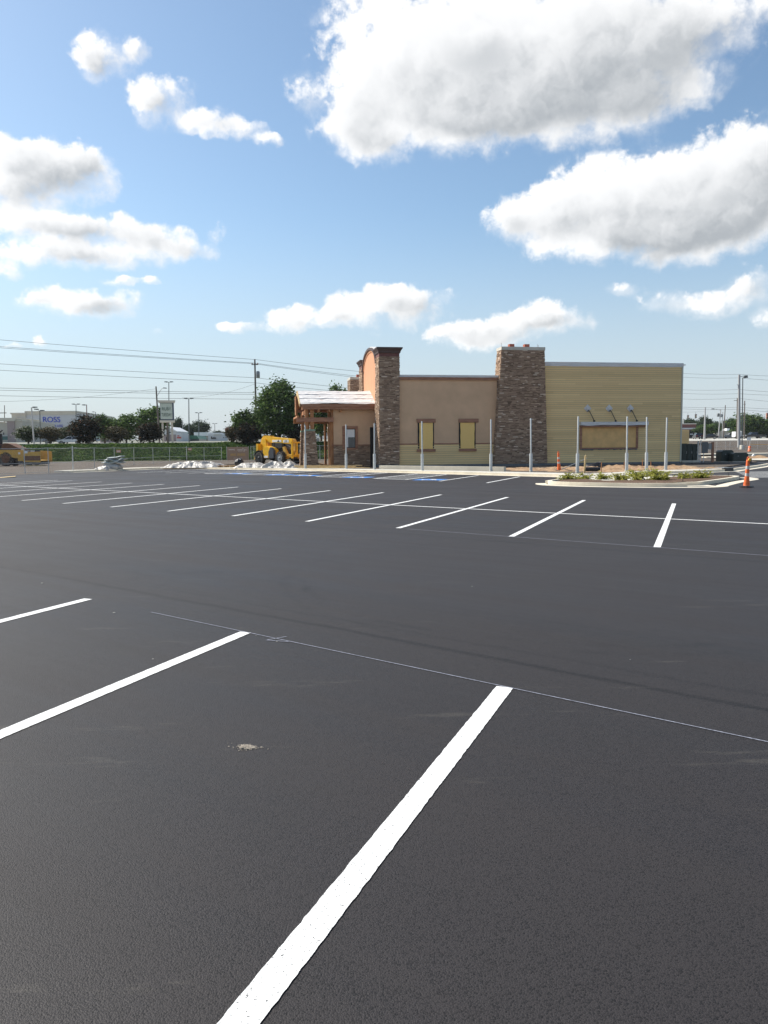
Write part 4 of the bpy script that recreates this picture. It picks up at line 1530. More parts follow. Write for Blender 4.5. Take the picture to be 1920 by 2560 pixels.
single('dried_mud', mb, 'drymud', 'small crumbly clod of dried mud on the asphalt between two white lines', 'mud', (p.x, p.y, .005), (0, 0, -.2))

mb = MB()
for px, py, s_ in ((285, 1533, .013), (382, 1649, .007), (692, 1605, .006), (105, 1459, .014), (1575, 1650, .004), (640, 1590, .004), (1180, 1467, .008)):
    p = gd(px, py, 0)
    mb.prism([(p.x - s_, p.y), (p.x, p.y - s_ * .7), (p.x + s_ * 1.2, p.y), (p.x + s_ * .2, p.y + s_ * .6)], .004, .005 + s_ * .3, 'XY')
gr = mb.build('grit', 'concrete')
gr['kind'] = 'stuff'
gr['label'] = 'tiny pale chips scattered on the asphalt'

# ================================================================== PLANTS


def leaf_mesh(name, pos, nrm, size, tint, mt, aspect=1.6):
    """one diamond-shaped leaf per position, all in one mesh"""
    n = len(pos)
    a = np.cross(nrm, np.array([0.13, .27, .95]))
    a /= np.linalg.norm(a, axis=1)[:, None] + 1e-9
    b = np.cross(nrm, a)
    s = size[:, None]
    V = np.empty((n, 4, 3))
    V[:, 0] = pos - a * s * aspect * .5
    V[:, 1] = pos + b * s * .5
    V[:, 2] = pos + a * s * aspect * .5
    V[:, 3] = pos - b * s * .5
    me_ = bpy.data.meshes.new(name)
    me_.vertices.add(n * 4)
    me_.vertices.foreach_set('co', V.reshape(-1))
    me_.loops.add(n * 4)
    me_.loops.foreach_set('vertex_index', np.arange(n * 4, dtype=np.int32))
    me_.polygons.add(n)
    me_.polygons.foreach_set('loop_start', np.arange(0, n * 4, 4, dtype=np.int32))
    me_.polygons.foreach_set('loop_total', np.full(n, 4, dtype=np.int32))
    me_.update(calc_edges=True)
    at_ = me_.attributes.new('tint', 'FLOAT', 'FACE')
    at_.data.foreach_set('value', np.clip(tint, 0, 1).astype(np.float32))
    me_.materials.append(M[mt])
    return me_


def crown_mesh(name, mt, seed, nclu, per, shape='round', leaf=.10, spread=.2):
    """unit crown: x, y in -1..1, z in 0..2; separate leaf clumps with gaps between them"""
    g = np.random.default_rng(seed)
    C = []
    while len(C) < nclu:
        d = g.normal(size=3)
        d /= np.linalg.norm(d)
        r = g.uniform(.35, 1.0) ** .55 * (.80 + .3 * g.random())
        c = d * r
        z = c[2]
        if shape == 'cone':
            k = 1.0 - .38 * max(0, z)
            c[:2] *= k
        elif shape == 'vase':
            c[:2] *= .70 + .34 * (z + 1) / 2
        elif shape == 'flat':
            c[2] *= .8
        C.append(c * .86)
    C = np.array(C)
    P, Nn, T, S = [], [], [], []
    for c in C:
        m_ = int(per * g.uniform(.6, 1.4))
        sp = spread * g.uniform(.6, 1.25)
        o = g.normal(size=(m_, 3)) * np.array([sp, sp, sp * .72])
        P.append(c + o)
        nn = o / (np.linalg.norm(o, axis=1)[:, None] + 1e-6) * .7 + g.normal(size=(m_, 3)) * .7 + np.array([0, 0, .5])
        Nn.append(nn / np.linalg.norm(nn, axis=1)[:, None])
        T.append(g.normal(.45 + g.normal(0, .10), .22, m_))
        S.append(g.uniform(.6, 1.3, m_) * leaf)
    P = np.concatenate(P)
    P[:, 2] += 1.0
    return leaf_mesh(name, P, np.concatenate(Nn), np.concatenate(S), np.concatenate(T), mt)


CR = {}
for k in range(3):
    CR['green%d' % k] = crown_mesh('leaf_crown', 'leaf_green', 100 + k, 95, 48, 'round', .085, .17)
    CR['plum%d' % k] = crown_mesh('leaf_crown', 'leaf_plum', 200 + k, 90, 50, 'round', .085, .17)
    CR['dark%d' % k] = crown_mesh('leaf_crown', 'leaf_dark', 300 + k, 80, 45, 'flat', .095, .19)
CR['oak'] = crown_mesh('leaf_crown', 'leaf_green', 401, 300, 46, 'cone', .048, .10)
CR['vase0'] = crown_mesh('leaf_crown', 'leaf_green', 402, 110, 46, 'vase', .085, .15)
CR['vase1'] = crown_mesh('leaf_crown', 'leaf_green', 403, 110, 46, 'vase', .085, .15)
CR['flower'] = crown_mesh('leaf_crown', 'leaf_flower', 404, 90, 46, 'vase', .09, .17)
CR['brown0'] = crown_mesh('leaf_crown', 'leaf_brown', 405, 90, 46, 'vase', .085, .17)
CR['brown1'] = crown_mesh('leaf_crown', 'leaf_brown', 406, 90, 46, 'round', .085, .17)


def tree(name, label, cat, px, D, pyt, hw, kind, pyb=None, group=None, trunk=True, rad=.16):
    """a tree by where it stands: px centre, distance, top row, half-width in px, bottom row of its leaves"""
    b = at(px, 1110, D)
    zg = gz(b.x, D)
    top = at(px, pyt, D).z
    low = zg + .15 if pyb is None else max(zg + .1, at(px, pyb, D).z)
    r = hw / FPX * D
    t = thing(name, label, cat, (b.x, D, zg), 0, group)
    o = bpy.data.objects.new('crown', CR[kind])
    COL.objects.link(o)
    o.parent = t
    o.location = (0, 0, low - zg)
    o.scale = (r, r, (top - low) / 2.0)
    o.rotation_euler = (0, 0, random.uniform(0, 6.28))
    if trunk:
        hgt = top - zg
        mb_ = MB()
        mb_.tube([(0, 0, -.2), (.05, .02, hgt * .25), (-.05, .05, hgt * .5), (.0, 0, hgt * .8)], [rad * 1.2, rad, rad * .7, rad * .2], 8)
        for k in range(6):
            a = k * 1.05 + random.uniform(-.3, .3)
            h0 = hgt * random.uniform(.2, .5)
            mb_.tube([(0, 0, h0), (r * .3 * math.cos(a), r * .3 * math.sin(a), h0 + hgt * .13), (r * .7 * math.cos(a), r * .7 * math.sin(a), h0 + hgt * .3)], [rad * .5, rad * .35, rad * .1], 6)
        mb_.build('trunk', 'bark', t)
    return t


tree('plum_bush', 'large round dark plum bush in front of the store with blue letters', 'tree', 217, 123, 1035, 42, 'plum0', 1114)
tree('plum_bush', 'dark plum bush with reddish top beside the pylon sign', 'tree', 374, 123, 1052, 37, 'plum1', 1116)
tree('crape_myrtle', 'feathery green tree just right of the largest plum bush', 'tree', 262, 136, 1031, 36, 'vase0', 1102)
tree('crape_myrtle', 'feathery green tree left of the red-topped plum bush', 'tree', 316, 135, 1033, 42, 'vase1', 1104)
tree('crape_myrtle', 'low olive brown tree between the two plum bushes', 'tree', 294, 124, 1062, 30, 'brown1', 1112)
tree('leafy_tree', 'taller green tree behind the leaning pole and pylon sign', 'tree', 384, 152, 1011, 44, 'green0', 1095)
tree('crape_myrtle', 'green bush with white blossom behind the asphalt paver', 'tree', 71, 146, 1062, 35, 'flower', 1106)
tree('crape_myrtle', 'olive brown bush between the two leaning street lamps and the white car', 'tree', 126, 147, 1064, 33, 'brown0', 1106)
tree('crape_myrtle', 'pale flowering bush directly above the white car', 'tree', 168, 158, 1064, 32, 'flower', 1102)
tree('leafy_tree', 'spiky dark tree just right of the pylon sign', 'tree', 446, 265, 1037, 17, 'dark0', 1100)
tree('leafy_tree', 'rounded dark tree behind the green roofed shop', 'tree', 472, 290, 1055, 20, 'dark1', 1098)
tree('leafy_tree', 'tall dark tree far behind the white topped shop', 'tree', 503, 300, 1046, 25, 'dark2', 1096)
tree('leafy_tree', 'low distant tree behind the grey shop wall', 'tree', 545, 330, 1074, 20, 'dark0', 1098)
tree('oak_tree', 'biggest green tree, behind the yellow machine', 'tree', 698, 119, 941, 80, 'oak', 1112, rad=.3)
tree('leafy_tree', 'light green spreading tree left of the wooden power pole', 'tree', 622, 121, 1018, 50, 'vase0', 1110)
tree('plum_bush', 'dark plum bush at the foot of the wooden power pole', 'tree', 624, 118, 1053, 38, 'plum2', 1118)
tree('crape_myrtle', 'reddish brown bush beside the red octagonal sign', 'tree', 583, 120, 1062, 22, 'brown1', 1108)
tree('leafy_tree', 'dark low tree between the biggest tree and the porch', 'tree', 737, 119, 1053, 32, 'plum0', 1112)
tree('leafy_tree', 'dark tree seen through the open porch', 'tree', 803, 124, 1000, 34, 'green1', 1092)
tree('leafy_tree', 'round tree top rising behind the white porch roof', 'tree', 847, 132, 950, 30, 'green2', 1080)
tree('leafy_tree', 'dark tree right behind the yellow wall corner', 'tree', 1718, 300, 1044, 34, 'dark1', 1078)
tree('leafy_tree', 'pointed dark tree behind the pale lamp pole', 'tree', 1760, 290, 1036, 20, 'dark2', 1082)
tree('leafy_tree', 'bushy green tree above the parked black cars', 'tree', 1766, 245, 1058, 32, 'green0', 1092)
tree('leafy_tree', 'distant low tree behind the pair of thin poles', 'tree', 1797, 360, 1052, 22, 'dark0', 1092)
tree('leafy_tree', 'distant taller tree behind the white roof box', 'tree', 1826, 360, 1040, 22, 'dark1', 1092)
tree('leafy_tree', 'large green tree behind the thick grey pole', 'tree', 1866, 238, 1031, 46, 'green1', 1092)
tree('leafy_tree', 'green tree at the far right edge under the traffic signal', 'tree', 1918, 236, 1042, 40, 'green2', 1092)
for px, D, pt, hw, lab in ((1786, 420, 1050, 30, 'far-off dark woodland tree behind the low tan shop'), (1845, 420, 1046, 34, 'far-off dark woodland tree behind the large right tree'), (1895, 430, 1048, 34, 'far-off dark woodland tree near the right edge'), (1735, 430, 1058, 30, 'far-off dark woodland tree above the black cars'),
                           (480, 430, 1064, 30, 'far-off dark woodland tree behind the tall lamp poles'), (555, 450, 1078, 28, 'far-off low tree right of the grey shop')):
    tree('leafy_tree', lab, 'tree', px, D, pt, hw, 'dark%d' % random.randrange(3), 1094, group='far trees', trunk=False)

# ground cover on the bank
g = np.random.default_rng(5)
n = 60000
bx = g.uniform(-70, 6, n)
by = 106.6 + 14.6 * g.random(n) ** 1.1
cl = np.array([noise.noise(Vector((x * .35, y * .5, 2))) for x, y in zip(bx, by)])
bz = np.array([gz(x, y) for x, y in zip(bx, by)]) + (g.uniform(0, .35, n) + .35 * np.maximum(0, cl)) * np.clip((122.3 - by) / 4, .12, 1)
nn = g.normal(size=(n, 3)) * .7 + np.array([-.2, -.5, .8])
nn /= np.linalg.norm(nn, axis=1)[:, None]
me = leaf_mesh('ground_cover', np.stack([bx, by, bz], 1), nn, g.uniform(.10, .24, n), g.normal(.5, .2, n) + .35 * cl, 'leaf_cover')
o = bpy.data.objects.new('ground_cover', me)
COL.objects.link(o)
o['kind'] = 'stuff'
o['label'] = 'rough green ground cover on the bank behind the wire fence'


def shrub_mesh(seed, n_stem=40, L=.52):
    g_ = np.random.default_rng(seed)
    P, Nn, S, T = [], [], [], []
    for _ in range(n_stem):
        a = g_.uniform(0, math.tau)
        el_ = R(g_.uniform(8, 62))
        l = L * g_.uniform(.55, 1.15)
        d = np.array([math.cos(a) * math.cos(el_), math.sin(a) * math.cos(el_), math.sin(el_)])
        k = int(22 * g_.uniform(.7, 1.2))
        t = g_.uniform(.2, 1, k)
        base = np.outer(t, d) * l + np.outer(t ** 2, np.array([0, 0, -.10])) + g_.normal(size=(k, 3)) * .025
        P.append(base)
        q = g_.normal(size=(k, 3)) + np.array([0, 0, .6])
        Nn.append(q / np.linalg.norm(q, axis=1)[:, None])
        S.append(g_.uniform(.028, .055, k))
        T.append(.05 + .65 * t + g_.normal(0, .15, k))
    return leaf_mesh('foliage', np.concatenate(P), np.concatenate(Nn), np.concatenate(S), np.concatenate(T), 'leaf_shrub', 2.2)


SHM = [shrub_mesh(s) for s in (1, 2, 3)]
stem_me = MB()
for k in range(9):
    a = k * .7
    stem_me.tube([(0, 0, -.03), (.1 * math.cos(a), .1 * math.sin(a), .14), (.22 * math.cos(a), .22 * math.sin(a), .30)], [.012, .009, .004], 5)
stem_me = stem_me.mesh('stems', 'bark')
SHR = [(1422, 1198, .95, 'yellow green shrub at the left tip of the planting bed'), (1464, 1197.5, .95, 'yellow green shrub behind the bed kerb, second along from the left tip'),
       (1509, 1197, .88, 'yellow green shrub below the cut black pipe'), (1551, 1200, 1.05, 'spreading shrub at the left end of the dense shrub group'),
       (1592, 1190, 1.05, 'shrub at the back of the dense group, left of the canopy-end post'), (1597, 1200, 1.1, 'wide low shrub in the front middle of the dense group'),
       (1633, 1190, 1.1, 'shrub at the back right of the dense group by the corner post'), (1650, 1200, 1.2, 'largest shrub, at the front right of the dense group'),
       (1708, 1196, .85, 'small round shrub alone in the wide part of the bed'), (1752, 1195, 1.15, 'tall open shrub at the right end of the planting bed')]
for i, (px, py, s, lab) in enumerate(SHR):
    p = gd(px, py, .14)
    t = thing('shrub', lab, 'shrub', (p.x, p.y, .13), random.uniform(0, 6), 'shrubs in the planting bed')
    t.scale = (s, s, s * random.uniform(.9, 1.1))
    for nm, me in (('foliage', SHM[i % 3]), ('stems', stem_me)):
        o = bpy.data.objects.new(nm, me)
        COL.objects.link(o)
        o.parent = t
for px, py, lab in ((1707, 1206.5, 'thin dark irrigation riser by the inner bed kerb'), (1820.5, 1190, 'thin dark irrigation riser at the right end of the bed')):
    p = gd(px, py, .13)
    single('irrigation_riser', MB().tube([(0, 0, -.05), (0, 0, .22)], .012, 6), 'black', lab, 'pipe', (p.x, p.y, .1))

# ================================================================== TELEHANDLER


def wheel(parent, x, y, z, r, w, rim='galv_d', name='wheel', lugs=16, out=-1):
    """tyre with tread blocks; axis along y, visible face towards out"""
    wm = MB()
    wm.lathe([(r * .55, -w / 2), (r * .9, -w / 2), (r * .97, -w * .38), (r * .97, w * .38), (r * .9, w / 2), (r * .55, w / 2)], (0, 0, 0), 28, 'Y')
    for k in range(lugs):
        m_ = Matrix.Rotation(k * math.tau / lugs, 4, 'Y')
        wm.box(-.05 * r / .6, .05 * r / .6, -w / 2, w * .02, r * .95, r * 1.03, m_ @ Matrix.Rotation(.35, 4, 'Z'))
        wm.box(-.05 * r / .6, .05 * r / .6, -w * .02, w / 2, r * .95, r * 1.03, Matrix.Rotation((k + .5) * math.tau / lugs, 4, 'Y') @ Matrix.Rotation(-.35, 4, 'Z'))
    o = wm.build(name, 'tyre', parent)
    o.location = (x, y, z)
    MB().lathe([(r * .90, 0), (r * .72, .02), (r * .58, 0)], (0, out * w / 2, 0), 28, 'Y').build('tyre_wall', 'tyrewall', o)
    rm = MB().lathe([(r * .57, 0), (r * .52, .02), (r * .50, -.10), (r * .2, -.10), (r * .18, .03), (r * .05, .04)] if out > 0 else [(r * .57, 0), (r * .52, -.02), (r * .50, .10), (r * .2, .10), (r * .18, -.03), (r * .05, -.04)], (0, out * (w / 2 + .005), 0), 24, 'Y')
    rm.build('rim', rim, o)
    return o


p = at(707, 1112, 76)
th = thing('telehandler', 'yellow telescopic handler parked behind the white plastic sheeting, boom lowered', 'forklift', (p.x - .45, 77.0, 0), R(-40))
# chassis: x forward, y left
MB().box(-2.2, 2.0, -.55, .55, .55, 1.0).box(-2.2, -1.9, -.95, .95, .45, .95).build('chassis', 'charcoal', th, .02)
mb = MB().prism([(-1.05, .62), (.25, .62), (.35, .95), (.35, 1.35), (.05, 1.62), (-.75, 1.80), (-1.15, 1.72), (-1.2, 1.1)], -1.18, -.42, 'XZ')
eng = mb.build('engine_cover', 'yellow', th, .03)
MB().prism([(-.35, .60), (.42, .60), (.42, 1.36), (.10, 1.66), (-.1, 1.70), (-.35, 1.2)], -1.20, -.9, 'XZ').build('black_cowl', 'charcoal', eng, .02)
MB().box(-1.0, -.45, -1.195, -1.175, .66, .86).build('number_plate', 'white', eng)
mb = MB().prism([(-2.35, 1.0), (-1.55, 1.0), (-1.45, 1.7), (-1.6, 2.55), (-2.2, 2.60), (-2.45, 1.9)], -.42, -.30, 'XZ').prism([(-2.35, 1.0), (-1.55, 1.0), (-1.45, 1.7), (-1.6, 2.55), (-2.2, 2.60), (-2.45, 1.9)], .22, .34, 'XZ').box(-2.5, -2.2, -.9, -.43, .95, 2.05)
mb.build('boom_tower', 'yellow', th, .02)
mb = MB().prism([(-2.3, 2.25), (-1.7, 2.18), (2.05, 1.98), (2.15, 2.1), (2.12, 2.48), (-.9, 2.72), (-1.0, 2.84), (-2.1, 2.86), (-2.35, 2.6)], -.27, .17, 'XZ')
boom = mb.build('boom', 'yellow', th, .02)
MB().box(-.75, .55, -.285, -.274, 2.20, 2.42).build('white_decal', 'white', boom)
MB().prism([(-.02, 2.22), (.3, 2.22), (.14, 2.42)], -.294, -.287, 'XZ').build('black_mark', 'black', boom)
MB().box(.85, 1.62, -.285, -.274, 2.14, 2.40).build('maker_plate', 'white', boom)
text_part('JCB', .24, 'maker_letters', 'black', boom, (1.235, -.289, 2.27), (R(90), 0, 0), .004)
mb = MB().prism([(1.75, 2.50), (2.25, 2.45), (2.45, 2.1), (2.50, 1.35), (2.2, 1.25), (2.05, 1.75), (1.8, 1.95)], -.21, .11, 'XZ')
head = mb.build('boom_head', 'ochre', boom, .02)
MB().tube([(1.1, -.05, 1.92), (2.2, -.05, 1.45)], .06, 10).tube([(-1.4, -.05, 1.3), (.4, -.05, 2.02)], .08, 10).build('hydraulic_ram', 'galv_d', boom)
mb = MB()
mb.box(2.45, 2.60, -.75, .65, .75, .95).box(2.45, 2.60, -.75, .65, 2.05, 2.2).box(2.45, 2.62, -.75, -.6, .6, 2.2).box(2.45, 2.62, .5, .65, .6, 2.2).box(2.45, 2.6, -.12, .02, .95, 2.05)
for k in range(5):
    mb.box(2.60, 2.68, -.7 + k * .28, -.55 + k * .28, .7, 1.05)
mb.build('carriage', 'yellow', th, .012)
MB().box(2.4, 3.6, -.55, -.43, .28, .34).box(2.4, 3.6, .33, .45, .28, .34).box(2.4, 2.46, -.55, -.43, .28, 1.0).box(2.4, 2.46, .33, .45, .28, 1.0).build('forks', 'charcoal', th)
mb = MB().prism([(1.05, 1.7), (1.35, 1.75), (1.75, 1.05), (2.4, .95), (2.4, .70), (1.5, .62), (1.25, 1.0)], -.62, -.40, 'XZ').prism([(1.05, 1.7), (1.35, 1.75), (1.75, 1.05), (2.4, .95), (2.4, .70), (1.5, .62), (1.25, 1.0)], .42, .6, 'XZ').box(1.7, 1.95, -1.0, 1.0, .55, .85)
mb.build('front_frame', 'ochre', th, .02)
MB().prism([(-1.3, .7), (.5, .7), (.7, 1.5), (.35, 2.45), (-.75, 2.5), (-1.3, 1.7)], .42, 1.15, 'XZ').build('cab', 'charcoal', th, .03)
MB().prism([(-1.0, 1.45), (.45, 1.45), (.25, 2.35), (-.7, 2.38)], .405, .418, 'XZ').build('cab_window', 'glass', th)
for x, s in ((-1.75, 0), (1.30, 0)):
    for y, out in ((-1.02, -1), (1.02, 1)):
        wheel(th, x, y, .64, .64, .42, 'black' if x < 0 else 'galv_d', out=out)
mb = MB()
for x in (-1.75,):
    for k in range(7):
        a0, a1 = R(20 + k * 20), R(20 + (k + 1) * 20)
        for r0 in (.72,):
            mb.hexa([(x + r0 * math.cos(a0), -1.24, .64 + r0 * math.sin(a0)), (x + r0 * math.cos(a1), -1.24, .64 + r0 * math.sin(a1)), (x + r0 * math.cos(a1), -.78, .64 + r0 * math.sin(a1)), (x + r0 * math.cos(a0), -.78, .64 + r0 * math.sin(a0))],
                    [(x + (r0 + .04) * math.cos(a0), -1.24, .64 + (r0 + .04) * math.sin(a0)), (x + (r0 + .04) * math.cos(a1), -1.24, .64 + (r0 + .04) * math.sin(a1)), (x + (r0 + .04) * math.cos(a1), -.78, .64 + (r0 + .04) * math.sin(a1)), (x + (r0 + .04) * math.cos(a0), -.78, .64 + (r0 + .04) * math.sin(a0))])
mb.build('mudguard', 'black', th)
MB().box(-2.95, -2.2, -.8, .8, .45, .75).box(-2.6, -2.3, -.75, -.35, .75, 1.15).build('rear_counterweight', 'yellow', th, .02)
MB().tube([(-.2, -.55, 1.7), (-.2, -.55, 2.15)], .05, 8).box(.3, .9, -.5, -.3, 1.6, 2.0).box(-.6, .8, -.40, -.28, 1.75, 2.1).build('hoses_and_tank', 'black', th)

# ================================================================== ASPHALT PAVER
p = at(115.5, 1112, 82)
pv = thing('asphalt_paver', 'ochre asphalt paving machine with big hopper parked behind the wire fence at far left', 'paver', (p.x, 82, 0), R(2))
X = lambda u: (u - 1500) / 12.76 / FPX * 82           # zoom columns of its side elevation to metres
MB().prism([(-5.6, .9), (-2.5, .86), (-2.5, .50), (-1.85, .50), (-1.85, 1.62), (-5.5, 1.68)], -1.25, -1.15, 'XZ').prism([(-5.6, .9), (-2.5, .86), (-2.5, .50), (-1.85, .50), (-1.85, 1.62), (-5.5, 1.68)], 1.15, 1.25, 'XZ').box(-5.4, -1.9, -1.14, 1.14, .8, 1.6).build('frame', 'ochre', pv, .015)
hp_ = MB().prism([(-1.84, .42), (-.04, .35), (-.04, 1.48), (-.6, 1.42), (-1.55, 1.42), (-1.84, 1.62)], -1.55, -1.45, 'XZ').prism([(-1.84, .42), (-.04, .35), (-.04, 1.48), (-1.84, 1.62)], 1.45, 1.55, 'XZ').prism([(-1.84, .6), (-.04, .5), (-.04, .55), (-1.84, .65)], -1.44, 1.44, 'XZ').box(-1.83, -1.75, -1.44, 1.44, .66, 1.6)
hop = hp_.build('hopper', 'ochre', pv)
MB().box(-1.75, -.06, -1.57, -1.555, .55, 1.02).build('worn_hopper_side', 'rust', hop)
MB().box(-1.7, -.1, -1.53, -1.44, 1.47, 1.62).build('hopper_rubber', 'black', hop)
MB().box(-1.02, -.62, -1.56, -1.545, 1.46, 1.60).build('maker_plate', 'white', hop)
text_part('CAT', .15, 'maker_letters', 'black', hop, (-.82, -1.565, 1.53), (R(90), 0, 0), .004, 1.1)
MB().box(-1.68, -1.12, -1.56, -1.55, 1.52, 1.57).build('white_stripe', 'white', hop)
MB().prism([(-4.4, 1.70), (-2.2, 1.66), (-2.3, 1.78), (-3.5, 2.35), (-4.0, 2.38)], -1.0, 1.0, 'XZ').build('engine_hood', 'rust', pv, .02)
MB().box(-5.2, -4.35, -1.2, 1.2, 1.69, 2.35).build('hood_side', 'charcoal', pv, .02)
MB().prism([(-4.78, 1.75), (-4.45, 1.75), (-4.5, 2.15), (-4.7, 2.25)], -1.24, -1.205, 'XZ').build('yellow_console', 'yellow', pv)
MB().prism([(-2.2, 1.62), (-1.9, 1.62), (-2.05, 2.1)], -1.1, -.9, 'XZ').build('pale_guard', 'offwhite', pv)
MB().box(-4.45, -4.2, -.9, -.7, 2.3, 3.36).prism([(-4.48, 3.37), (-4.1, 3.72), (-4.14, 3.76), (-4.52, 3.42)], -.92, -.68, 'XZ').build('exhaust_stack', 'black', pv)
mb = MB()
rnd = random.Random(8)
for k in range(34):
    x, z = rnd.uniform(-7.6, -5.0), rnd.uniform(.4, 2.5)
    s = rnd.uniform(.12, .34)
    mb.box(x - s, x + s, rnd.uniform(-1.3, -.2), rnd.uniform(.1, 1.2), z - s * .6, z + s * .6)
mb.tube([(-6.4, -1.2, 1.8), (-6.4, -1.2, 2.75), (-5.6, -1.2, 2.75)], .04, 6).tube([(-7.0, -.6, 2.4), (-6.8, -.6, 2.95)], .12, 8)
mb.build('operator_station', 'black', pv, .01)
MB().box(-7.8, -5.3, -1.5, 1.5, .08, .5).build('screed', 'charcoal', pv)
MB().tube([(-5.35, -1.3, 1.9), (-5.5, -1.3, .7)], .05, 8).tube([(-5.0, -1.3, 1.0), (-5.7, -1.3, .6)], .04, 8).tube([(-4.75, -1.22, 2.35), (-4.5, -1.22, 2.5)], .09, 8).build('hydraulic_ram', 'galv', pv)
wheel(pv, -3.75, -1.0, .75, .75, .5, 'rust', lugs=14)
wheel(pv, -3.75, 1.0, .75, .75, .5, 'rust', lugs=14, out=1)
MB().box(-2.55, -2.0, -1.2, -.7, .14, .5).box(-1.9, -.2, -1.2, 1.2, .12, .40).build('push_frame', 'charcoal', pv)
for y in (-.9, .9):
    wheel(pv, -1.45, y, .33, .33, .3, 'rust', lugs=8)
MB().box(-2.42, -2.2, -1.262, -1.253, 1.2, 1.42).build('white_label', 'white', pv)
MB().box(-4.6, -3.95, -1.262, -1.253, 1.30, 1.38).build('yellow_stripe', 'yellow', pv)
MB().box(-1.9, .35, -1.7, -1.5, .0, .08).build('loading_board', 'lumber', pv)

# ================================================================== WIRE FENCES


def fence(name, label, pts, h, mid=True, lean=0.0, post_r=.03, rails=(True, True), tall=()):
    t = thing(name, label, 'fence', (pts[0].x, pts[0].y, pts[0].z))
    o0 = pts[0]
    for i, q in enumerate(pts):
        q = q - o0
        hh = h + (.12 if i in tall else 0)
        dx = random.uniform(-lean, lean)
        MB().tube([(q.x, q.y, q.z - .05), (q.x + dx, q.y, q.z + hh)], post_r * (1.4 if i in tall else 1), 8).build('fence_post', 'galv', t)
    for a, b in zip(pts, pts[1:]):
        a, b = a - o0, b - o0
        mb_ = MB()
        if rails[0]:
            mb_.tube([a + Vector((0, 0, h - .03)), (a + b) / 2 + Vector((0, 0, h - .07)), b + Vector((0, 0, h - .03))], .022, 6)
        if mid:
            mb_.tube([a + Vector((0, 0, h * .40)), b + Vector((0, 0, h * .40))], .018, 6)
        mb_.tube([a + Vector((0, 0, .06)), b + Vector((0, 0, .06))], .015, 6)
        mb_.build('rail', 'galv', t)
    me_ = bpy.data.meshes.new('wire_mesh')
    vs_, fs_, uv_ = [], [], []
    L_ = 0
    for a, b in zip(pts, pts[1:]):
        k = len(vs_)
        a, b = a - o0, b - o0
        l = (b - a).length
        off = Vector((0, -.012, 0))
        vs_ += [a + off + Vector((0, 0, .05)), b + off + Vector((0, 0, .05)), b + off + Vector((0, 0, h - .04)), a + off + Vector((0, 0, h - .04))]
        fs_.append((k, k + 1, k + 2, k + 3))
        uv_ += [(L_, .05), (L_ + l, .05), (L_ + l, h), (L_, h)]
        L_ += l
    me_.from_pydata(vs_, [], fs_)
    ul = me_.uv_layers.new(name='UVMap')
    for i_, u in enumerate(uv_):
        ul.data[i_].uv = u
    me_.materials.append(M['chain'])
    o = bpy.data.objects.new('wire_mesh', me_)
    COL.objects.link(o)
    o.parent = t
    return t


FP = [(-30, 50.5), (59.5, 54.2), (119, 54.6), (180, 57.5), (234, 66.5), (284, 73), (333.5, 79.5), (381.6, 86), (423.5, 90.5), (466, 93), (509.5, 95), (553.5, 97)]
pts = []
for px, D in FP:
    q = at(px, 1115, D)
    pts.append(Vector((q.x, q.y, 0)))
FL = fence('wire_fence', 'long temporary wire mesh fence along the left lot edge up to the brown banner', pts, 1.80, lean=.04, tall=(3, 9))
pts2 = [Vector((at(px, 1115, D).x, D, 0)) for px, D in ((627, 98.5), (634.5, 98.7), (661, 99), (700, 99.5), (743, 100), (799.5, 100.5), (845, 101), (900, 102))]
fence('wire_fence', 'wire mesh fence behind the yellow machine and the open porch', pts2, 1.9)
# banner between the two stretches
a, b = at(568, 1150, 97.0), at(621.5, 1148, 98.3)
bn = thing('banner', 'brown mesh banner with white and golden lettering tied to the wire fence', 'banner', (a.x, a.y, 0), math.atan2(b.y - a.y, b.x - a.x))
bw = math.hypot(b.x - a.x, b.y - a.y)
MB().box(0, bw, -.02, .0, .12, 1.78).build('cloth', 'banner', bn)
text_part('8882 281823', .40, 'golden_number', 'gold', bn, (bw * .50, -.025, .80), (R(90), 0, 0), .003, .92)
mb = MB().box(.2, .95, -.026, -.021, 1.40, 1.50).box(.92, .97, -.026, -.021, 1.33, 1.56).box(1.33, 2.05, -.026, -.021, 1.36, 1.46)
mb.box(1.42, 2.0, -.026, -.021, 1.22, 1.26)
for q0, q1 in (((1.98, 1.62), (2.3, 1.42)), ((2.3, 1.42), (2.55, 1.40)), ((2.3, 1.40), (2.22, 1.22)), ((2.22, 1.22), (2.1, 1.3))):
    n = Vector((-(q1[1] - q0[1]), q1[0] - q0[0])).normalized() * .035
    mb.prism([(q0[0] - n.x, q0[1] - n.y), (q1[0] - n.x, q1[1] - n.y), (q1[0] + n.x, q1[1] + n.y), (q0[0] + n.x, q0[1] + n.y)], -.026, -.021, 'XZ')
mb.box(.8, 1.3, -.026, -.021, .36, .40).box(1.6, 1.95, -.026, -.021, .36, .40)
mb.build('white_marks', 'pale', bn)
for x in (-.02, bw * .5, bw + .02):
    MB().tube([(x, .03, 0), (x, .03, 1.85)], .03, 8).build('post', 'galv', bn)
